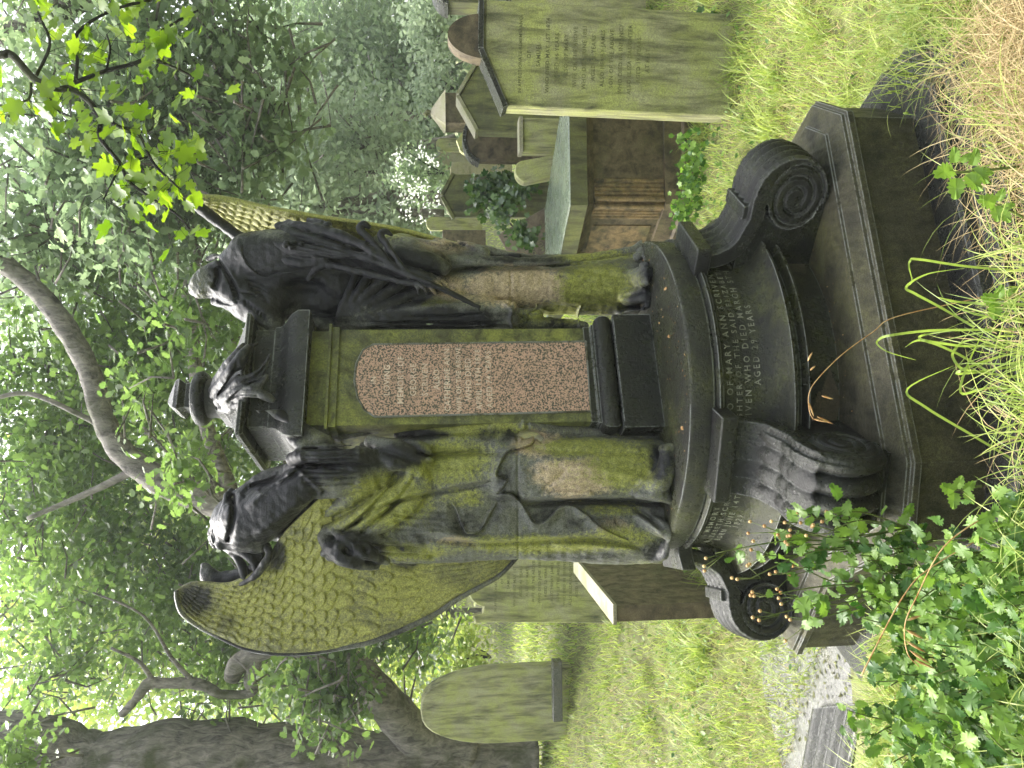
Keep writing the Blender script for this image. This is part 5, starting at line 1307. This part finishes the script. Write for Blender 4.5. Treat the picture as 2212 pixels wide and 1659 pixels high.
# obelisk-roofed tomb with finial
t0 = P(1020, 245, 12.5); gt = thing("gabled_tomb", (t0.x, t0.y, t0.z - .2), "small far tomb with a pointed roof and curled finial", "tomb")
m = MB(); w_ = .24; zt_ = P(962, 245, 12.5).z
m.box((t0.x, t0.y, (zt_ + t0.z - .3) / 2), (w_ * 2, w_ * 2, zt_ - t0.z + .3)); m.build('body', M_brown, gt)
m = MB(); za = P(930, 250, 12.5).z; m.loft([[(t0.x - w_ - .04, t0.y - w_ - .04, zt_), (t0.x + w_ + .04, t0.y - w_ - .04, zt_), (t0.x + w_ + .04, t0.y + w_ + .04, zt_), (t0.x - w_ - .04, t0.y + w_ + .04, zt_)], [(t0.x - .03, t0.y - .03, za), (t0.x + .03, t0.y - .03, za), (t0.x + .03, t0.y + .03, za), (t0.x - .03, t0.y + .03, za)]]); m.build('roof', M_head3, gt)
m = MB(); m.tube([(t0.x, t0.y, za - .01), (t0.x, t0.y, za + .05), (t0.x - .03, t0.y, za + .09), (t0.x - .06, t0.y, za + .06)], [.04, .05, .04, .02], 8); m.build('finial', M_head2, gt)
# chest tomb
c0 = PZ(1230, 443, 1.065); tb = thing("chest_tomb", (c0.x, c0.y, .2), "chest tomb with a wet green lid and fluted corner pilasters, behind the narrow-winged angel", "tomb")
d1 = Vector((1, 0.02, 0)).normalized(); d2 = Vector((-.48, .87, 0)).normalized(); L1, L2 = 1.0, 1.5
def tq(o, z): 
    p = [c0 - d1 * o - d2 * o, c0 + d1 * (L1 + o) - d2 * o, c0 + d1 * (L1 + o) + d2 * (L2 + o), c0 - d1 * o + d2 * (L2 + o)]; return [(v.x, v.y, z) for v in p]
m = MB(); m.loft([tq(-.0, .93), tq(.0, 1.055)]); m.build('lid', M_head2, tb)
m = MB(); m.loft([tq(.002, 1.056), tq(-.012, 1.065)]); m.build('lid_top', M_slab, tb)
m = MB(); m.loft([tq(-.07, .87), tq(-.05, .90), tq(-.012, .929)]); m.build('lid_moulding', M_brown, tb)
m = MB(); m.loft([tq(-.085, .34), tq(-.085, .869)]); m.build('chest', M_brown, tb)
m = MB(); m.loft([tq(-.0, .0), tq(-.0, .20), tq(-.03, .215), tq(-.04, .339)]); m.build('tomb_base', M_brown, tb)
M_pil = stone("pale_fluted_stone", (0.26, 0.18, 0.09), (0.05, 0.045, 0.03), (0.12, 0.12, 0.05), 0.5, 0.35, (0.4, 0.75), 1.5, 0.4)
for nm, st_, dd, oo in (("fluted_pilaster", .03, d1, d2), ("fluted_pilaster", .03, d2, d1)):
    m = MB()
    for k in range(7):
        p = c0 + dd * (st_ + .016 + k * .032) + oo * .078
        m.tube([(p.x, p.y, .345), (p.x, p.y, .866)], .0165, 8)
    m.build(nm, M_pil, tb)
m = MB(); pa, pb = c0 + d2 * .34 + d1 * .083, c0 + d2 * 1.45 + d1 * .083
m.box((pa + pb) / 2 + Vector((0, 0, .61)) - Vector((0, 0, ((pa + pb) / 2).z)), ((pb - pa).length, .01, .46), Matrix.Rotation(math.atan2(d2.y, d2.x), 3, 'Z')); m.build('side_panel', M_pil, tb)
crumbs = []
for k in range(130):
    a = rng.uniform(-1.7, 1.9); r = rng.uniform(.36, .63); crumbs.append((CX + r * math.sin(a), CY - r * math.cos(a), ZP + .003))
for k in range(60):
    a = rng.uniform(-.6, 1.3); r = rng.uniform(.665, .75); crumbs.append((CX + r * math.sin(a), CY - r * math.cos(a), ZT + .018))
scatter("crumbs", T_dia, np.array(crumbs), rng.normal(0, .25, (len(crumbs), 3)) + [0, 0, 1], rng.uniform(.003, .011, len(crumbs)), M_dead, mon, kind='stuff')
# ivy on the dark headstone
def ivy(label, pts, Y, n, spread, size=.055, mat=None, par=None):
    t = thing("ivy", tuple(P(pts[-1][0], pts[-1][1], Y)), label, "ivy"); m = MB(); P_ = []
    q = smooth_path([(x, y, 0) for x, y in pts], 8)
    m.tube([P(a[0], a[1], Y) for a in q], [.008] * len(q), 5); m.build('stem', M_twig, t)
    for k in range(n):
        a = q[rng.integers(0, len(q))]; P_.append(P(a[0] + rng.normal(0, spread), a[1] + rng.normal(0, spread), Y + rng.uniform(-.12, .03)))
    scatter('leaves', T_maple, np.array(P_), rng.normal(0, .5, (n, 3)) + [0, -1, .5], rng.uniform(.6, 1.3, n) * size, mat or L_ivy, t); return t
ivy("glossy ivy climbing the dark gabled headstone", [(1030, 400), (1050, 440), (1075, 425), (1100, 400), (1075, 385)], 8.3, 420, 15, .07)
ivy("ivy trailing over the leaning brown slab", [(1150, 395), (1110, 430), (1080, 455), (1120, 500), (1150, 520)], 6.95, 320, 13, .055)
ivy("ivy creeping at the foot of the big knobbed headstone", [(1495, 60), (1510, 120), (1530, 40)], 5.0, 160, 12, .045)
ivy("low creeper between the knobbed headstone and the chest tomb", [(1480, 300), (1500, 360), (1490, 420), (1470, 480)], 4.7, 300, 14, .035, L_herb)
# scraps at the back
# wet kerb slab and ribbed kerbstone on the left
m = MB(); zs = .30
poly = [PZ(x, y, zs) for x, y in ((1634, 1350), (1649, 1494), (1690, 1660), (1780, 1700), (1900, 1560), (1930, 1400), (1800, 1330), (1713, 1300))]
ks = thing("grave_slab", tuple(poly[0]), "wet grey ledger slab littered with debris, left of the memorial", "slab")
m.prism([xy(v) for v in poly][::-1], zs - .12, zs); m.build('slab', M_wet, ks)
n = 260; bb = np.array([PZ(rng.uniform(1650, 1850), rng.uniform(1380, 1600), zs + .003) for k in range(n)])
scatter('debris', T_oval, bb, rng.normal(0, .25, (n, 3)) + [0, 0, 1], rng.uniform(.008, .03, n), M_soil, ks)
kb = thing("kerbstone", tuple(PZ(1800, 1600, .34)), "black ribbed kerbstone at the lower left edge, beside the wet slab", "kerbstone")
m = MB(); A0, A1 = PZ(1755, 1530, .34), PZ(1720, 1720, .34); B0 = PZ(1850, 1520, .34)
dl = (A1 - A0); dl.z = 0; dw = (B0 - A0); dw.z = 0; W_ = dw.length; dw.normalize()
prof = []
for k in range(41):
    u = k / 40; prof.append((u * W_, .34 - .05 * u + .018 * abs(math.sin(u * math.pi * 4.5))))
ring = lambda o: [tuple(o + dw * a + Vector((0, 0, b - o.z))) for a, b in prof] + [tuple(o + dw * W_ + Vector((0, 0, .1 - o.z))), tuple(o + Vector((0, 0, .1 - o.z)))]
m.loft([ring(A0 - dl * .0), ring(A0 + dl * .5), ring(A1 + dl * .4)]); autosmooth(m.build('kerb_body', M_black, kb), 50)
gk = thing("kerbstone", tuple(P(1200, 1490, 7.9)), "short grey kerb at the foot of the pointed headstone", "kerbstone")
m = MB(); e = P(1203, 1490, 7.9); m.box((e.x, e.y, e.z), (.62, .12, .10), None, .01); m.build('kerb_body', M_wet, gk)

# ------------------------------------------------------------------ plants in the foreground
def herb(label, base, tops, size, n_leaf, tm, mat, name="weed", cat="plant", group=None, seed=False, spread=.05, smat=None):
    """stems from base to each top with leaves along them"""
    t = thing(name, tuple(base), label, cat, group); m = MB(); pos = []; nr = []; sz = []; sd_ = MB()
    for tp in tops:
        tp = Vector(tp); mid = (Vector(base) + tp) / 2 + Vector((rng.normal(0, .02), rng.normal(0, .02), .02))
        q = smooth_path([tuple(base), tuple(mid), tuple(tp)], 5); m.tube([Vector(a) for a in q], [.0028 - .0017 * i / len(q) for i in range(len(q))], 5)
        for k in range(n_leaf):
            u = rng.uniform(.25, 1) ** .8; a = q[min(int(u * (len(q) - 1)), len(q) - 1)]
            pos.append(a + rng.normal(0, spread * .5, 3)); nr.append(rng.normal(0, .55, 3) + [0, -.55, .9]); sz.append(size * rng.uniform(.5, 1.25))
        if seed:
            for k in range(3):
                e_ = tp + Vector((rng.normal(0, .02), rng.normal(0, .02), rng.uniform(.0, .05))); m.tube([tp - Vector((0, 0, .03)), e_], [.0012, .0009], 4)
                b_ = bmesh.new(); bmesh.ops.create_icosphere(b_, subdivisions=1, radius=.0055); sd_.add([v.co + e_ for v in b_.verts], [[v.index for v in f.verts] for f in b_.faces]); b_.free()
    m.build('stem', smat or M_stem, t, True)
    if pos: scatter('leaves', tm, np.array(pos), np.array(nr), np.array(sz), mat, t)
    if seed: sd_.build('seed_heads', M_dead, t)
    return t
M_stem = plain("green_stem", (0.08, 0.13, 0.03), (0.16, 0.18, 0.05), 40, .5)
GH = "leafy weeds crowding the lower left foreground"
spots_ = [(1905, 1175, 1.95), (1880, 1235, 1.95), (1920, 1290, 1.9), (1960, 1340, 1.85), (1985, 1220, 1.8), (2010, 1290, 1.75), (1975, 1420, 1.85), (1940, 1480, 1.9), (2000, 1540, 1.8), (1960, 1600, 1.85), (2070, 1380, 1.65), (2080, 1470, 1.65), (2080, 1570, 1.6), (2060, 1200, 1.65), (2120, 1280, 1.55), (2140, 1420, 1.5), (2150, 1520, 1.5), (2160, 1130, 1.5), (2100, 1640, 1.6), (1880, 1560, 2.0), (2180, 1600, 1.45), (2200, 1340, 1.42), (2195, 1220, 1.42)]
for k in range(8): spots_.append((rng.uniform(1860, 2200), rng.uniform(1110, 1650), 0)) 
spots_ = [(x, y, Y if Y else float(np.interp(x, [1860, 1950, 2050, 2200], [2.02, 1.88, 1.68, 1.42])) + rng.uniform(-.05, .05)) for x, y, Y in spots_]
for i_, (x, y, Y) in enumerate(spots_):
    b_ = P(x + 120, y + rng.uniform(-15, 15), Y); tops = [P(x + rng.uniform(-70, 50), y + rng.uniform(-55, 55), Y + rng.uniform(-.07, .07)) for k in range(6)]
    herb("leafy green weed growing low in the crowd at the lower left", b_, tops, .043, 9, T_serr, L_herb, group=GH)
for i_, (x, y, Y, tt) in enumerate([(1850, 1180, 2.0, [(1640, 1200), (1660, 1150), (1700, 1130), (1545, 1195), (1690, 1240), (1620, 1250)]), (1880, 1260, 1.95, [(1700, 1290), (1660, 1330), (1740, 1230), (1735, 1340), (1640, 1290)]), (1900, 1140, 1.95, [(1760, 1120), (1720, 1150), (1790, 1150), (1700, 1180), (1800, 1110)])]):
    b_ = P(x + 60, y, Y); herb(["tall seeding weed whose thin stems reach across the round drum", "seeding weed with thin stems in front of the left scroll bracket", "leafy seeding weed against the front scroll bracket"][i_], b_, [P(a, b, Y + rng.uniform(-.05, .05)) for a, b in tt], .050, 6, T_serr, L_herb, seed=True, spread=.04)
def exact_leaves(label, stem, leaves, Y, mat=None, name="nettle"):
    b_ = P(stem[0][0], stem[0][1], Y); t = thing(name, tuple(b_), label, "plant"); m = MB(); q = smooth_path([(a, b, 0) for a, b in stem], 5)
    m.tube([P(a[0], a[1], Y) for a in q], [.0035 - .0015 * i / len(q) for i in range(len(q))], 6)
    tv, tf = T_serr; V = []; F_ = []; 
    for (x0, y0, x1, y1) in leaves:
        p0, p1 = P(x0, y0, Y), P(x1, y1, Y - .02); ydir = (p1 - p0); L_ = ydir.length; ydir.normalize(); nn_ = Vector((rng.normal(0, .3), -1, .55)); xdir = ydir.cross(nn_).normalized(); zz_ = xdir.cross(ydir)
        n0 = len(V); V += [tuple(p0 + xdir * (a * L_) + ydir * (b * L_) + zz_ * (c * L_)) for a, b, c in tv]; F_ += [tuple(k + n0 for k in f) for f in tf]
    m.build('stem', M_stem, t, True); o = mesh_obj('leaves', V, F_, mat or L_herb, t); vcol(o, 'tint', np.full((len(V), 3), .9)); return t
exact_leaves("young nettle with pale toothed leaves, alone before the steps on the right", [(2200, 360), (2110, 370), (2060, 372), (2035, 368)], [(2062, 352, 2062, 316), (2065, 385, 2066, 430), (2100, 365, 2140, 395), (2100, 358, 2112, 318), (2060, 368, 2020, 374), (2085, 378, 2125, 412), (2075, 350, 2100, 330), (2110, 372, 2150, 372)], 1.62)
exact_leaves("small pale-leaved seedling at the right of the grass tuft", [(2212, 470), (2170, 450), (2150, 440)], [(2150, 440, 2118, 428), (2150, 445, 2158, 478), (2155, 435, 2170, 405), (2165, 450, 2195, 440), (2160, 455, 2185, 480)], 1.6)
exact_leaves("pale-leaved seedling beside the front scroll bracket's weeds", [(2120, 1050), (2085, 1055), (2062, 1060)], [(2062, 1060, 2035, 1050), (2062, 1064, 2060, 1100), (2065, 1055, 2080, 1028), (2080, 1060, 2110, 1040), (2085, 1062, 2105, 1090)], 1.7)
exact_leaves("round-leaved seedling at the lower middle edge", [(2200, 640), (2175, 645), (2150, 650)], [(2150, 650, 2125, 640), (2150, 655, 2148, 690), (2155, 645, 2165, 615), (2170, 650, 2200, 670), (2172, 640, 2198, 622)], 1.55)
# grass tufts and hay close to the camera
def tuft(label, x, y, Y, n, ln, wd, lean, mat, sp=.06, group=None, name="grass_tuft"):
    b_ = P(x, y, Y); t = thing(name, tuple(b_), label, "grass", group)
    B = np.array(b_) + np.c_[rng.normal(0, sp, (n, 2)), rng.uniform(-.02, 0, n)]
    blades('blades', B, ln * rng.uniform(.4, 1.25, n), wd * rng.uniform(.6, 1.3, n), lean * rng.uniform(.3, 1.3, n), mat, t, seg=5, droop=.9); return t
GG = "grass tufts along the near bank"
for k, (x, y, Y, n, ln, lean) in enumerate([(2230, 600, 1.5, 90, .22, .9), (2230, 700, 1.48, 90, .24, .9), (2230, 800, 1.45, 80, .22, 1.0), (2240, 900, 1.42, 80, .2, 1.1), (2230, 500, 1.6, 70, .2, .9), (2250, 1000, 1.4, 60, .18, 1.1), (2250, 1120, 1.38, 60, .18, 1.2), (2250, 1300, 1.36, 60, .2, 1.2), (2250, 1500, 1.36, 60, .2, 1.2), (2050, 60, 2.0, 120, .26, 1.2), (1960, 20, 2.3, 120, .22, 1.1), (1940, 150, 2.3, 100, .16, 1.0)]):
    tuft("green grass tuft with bent blades on the near bank", x + 20, y, Y, int(n * .9), ln * .72, .0036, lean, L_grass, group=GG)
GD = "dry straw tufts at the lower right"
for k, (x, y, Y) in enumerate([(2120, 40, 1.85), (2110, 130, 1.85), (2120, 220, 1.8), (2180, 80, 1.7), (2190, 180, 1.65), (2190, 290, 1.6), (2060, 110, 2.0), (2200, 30, 1.65), (2230, 400, 1.55), (2220, 520, 1.5), (2230, 760, 1.42), (2240, 1000, 1.4)]):
    tuft("dry straw tuft flattened on the near bank", x + (70 if y > 90 else 30), y, Y, 200 if k < 9 else 70, .14, .0026, 1.9, L_hay, .09, GD, "dry_grass_tuft")
for k, (x, y, Y) in enumerate([(2190, 60, 1.85), (2180, 160, 1.85), (2200, 260, 1.75), (2160, 330, 1.75), (2120, 20, 1.95)]):
    tuft("green grass blades growing up through the flattened straw", x, y, Y, 70, .15, .0034, 1.0, L_grass, .08, GG)
def bent(label, blist, Y, name="folded_grass", mat=None):
    t = thing(name, tuple(P(blist[0][0][0], blist[0][0][1], Y)), label, "grass"); V = []; F_ = []
    for bl in blist:
        q = smooth_path([(a, b, 0) for a, b in bl], 6); n = len(q); n0 = len(V)
        for i_, a in enumerate(q):
            c = P(a[0], a[1], Y + .03 * math.sin(i_ * .3)); nx = q[min(i_ + 1, n - 1)] - q[max(i_ - 1, 0)]; pp_ = Vector((-(nx[0]), 0, -(nx[1]) * 1.0)); s_ = Vector((-nx[0], 0, nx[1])) ; s_ = Vector((nx[0], .35 * abs(nx[1]), -nx[1])); s_ = s_ / max(s_.length, 1e-6)
            w = .0024 * min(1, (n - 1 - i_) / (n * .35)) + .0003
            V += [tuple(c - s_ * w), tuple(c + s_ * w)]
        F_ += [(n0 + 2 * k, n0 + 2 * k + 1, n0 + 2 * k + 3, n0 + 2 * k + 2) for k in range(n - 1)]
    o = mesh_obj('blades', V, F_, mat or L_grass, t); vcol(o, 'tint', np.full((len(V), 3), .25)); return t
ZB = lambda q: [(1755.5 + .2063 * a, 548.6 + .2063 * b) for a, b in q]
bent("long bent green grass blades folded in front of the plinth", [ZB([(2200, 180), (1610, 130), (1100, 55), (1020, 75), (1010, 140), (1040, 290), (980, 345)]), ZB([(1690, 765), (1340, 560), (1080, 420), (980, 345), (1200, 210), (1590, 150)]),
     ZB([(2210, 790), (1640, 795), (1200, 805), (800, 855), (690, 900), (680, 950), (800, 1030), (1080, 1110)]), ZB([(2210, 950), (1640, 965), (1380, 940), (1150, 900), (1130, 860), (1300, 825), (1600, 790)]),
     ZB([(2210, 1300), (1700, 1230), (1560, 1200), (1480, 1110), (1470, 1030), (1560, 930), (1700, 900), (1850, 940)]), ZB([(2200, 1160), (1700, 1240), (1510, 1240), (1900, 1090), (2200, 1020)]), ZB([(2200, 1370), (1800, 1410), (1550, 1450), (1640, 1120), (1850, 700)]),
     ZB([(1800, 520), (1500, 500), (1300, 450)]), ZB([(2210, 610), (1900, 640), (1720, 690)]), [(2140, 1050), (2050, 1000), (2000, 960), (1920, 910)] and [(2130, 800), (2060, 760), (1990, 735), (1955, 750)], [(2200, 1000), (2100, 940), (2000, 880), (1960, 840), (2060, 790)]], 1.6)
def seed_stem(label, pts, heads, Y):
    t = thing("seeding_grass", tuple(P(pts[0][0], pts[0][1], Y)), label, "grass"); m = MB(); q = smooth_path([(a, b, 0) for a, b in pts], 6)
    m.tube([P(a[0], a[1], Y) for a in q], [.0017 - .0008 * i / len(q) for i in range(len(q))], 5); m.build('stem', M_dead, t, True)
    s_ = MB()
    for a, b, c, d in heads: p0, p1 = P(a, b, Y), P(c, d, Y); s_.tube([p0, p0.lerp(p1, .3), p0.lerp(p1, .7), p1], [.0006, .003, .0026, .0004], 6)
    s_.build('seed_heads', M_dead, t, True)
seed_stem("long arching grass stem with seed heads curling over the plinth", [(2130, 640), (2090, 649), (1933, 685), (1887, 716), (1820, 765), (1766, 819), (1748, 850), (1748, 885), (1756, 905)], [(1745, 780, 1755, 760), (1750, 800, 1762, 790), (1757, 905, 1790, 912), (1775, 855, 1800, 862), (1748, 870, 1758, 900), (1765, 900, 1800, 916)], 1.95)
seed_stem("dry grass stem bending past the leafy weeds", [(2212, 1080), (2140, 1110), (2040, 1180), (1980, 1290), (1955, 1350), (1960, 1410), (1985, 1440)], [(1958, 1340, 1990, 1330), (1956, 1360, 1995, 1380), (1958, 1385, 2000, 1410), (1965, 1405, 2010, 1435), (1975, 1425, 2020, 1445)], 1.5)
seed_stem("tall straight straw stem crossing the weeds", [(1860, 1460 + 0), (1950, 1290 + 0), (2020, 1220), (2200, 1120)], [], 1.55)
# fallen leaves on the memorial
GL = "dead leaves lying on the memorial"
for k, (x, y, z, s_) in enumerate([(1442, 728, ZP, .022), (1441, 622, ZP, .018), (1470, 922, ZP, .02), (1425, 700, ZP, .01)]):
    c = PZ(x, y, z + .004); t = np.array([c]); o = scatter("fallen_leaf", T_oval, t, np.array([[.2, -.3, 1]]), s_ * 1.3, M_dead)
    tag(o, ["pale dead leaf in the middle of the drum's top", "orange dead leaf on the drum's top by the right foot", "yellow dead leaf on the drum's top by the left angel's toes", "tiny pale scrap of leaf on the drum's top"][k], "leaf", GL)

# ------------------------------------------------------------------ the damp air under the trees
hz_m, nt = new_mat("damp_air"); vs_ = nt.nodes.new('ShaderNodeVolumePrincipled'); ho = nt.nodes.new('ShaderNodeOutputMaterial')
vs_.inputs['Density'].default_value = HAZE; vs_.inputs['Color'].default_value = (0.93, 0.97, 0.96, 1); vs_.inputs['Anisotropy'].default_value = 0.2
nt.links.new(vs_.outputs[0], ho.inputs['Volume'])
m = MB(); m.box((0, 104, 12), (310, 246, 34)); hz = m.build("haze", hz_m); hz['kind'] = 'stuff'
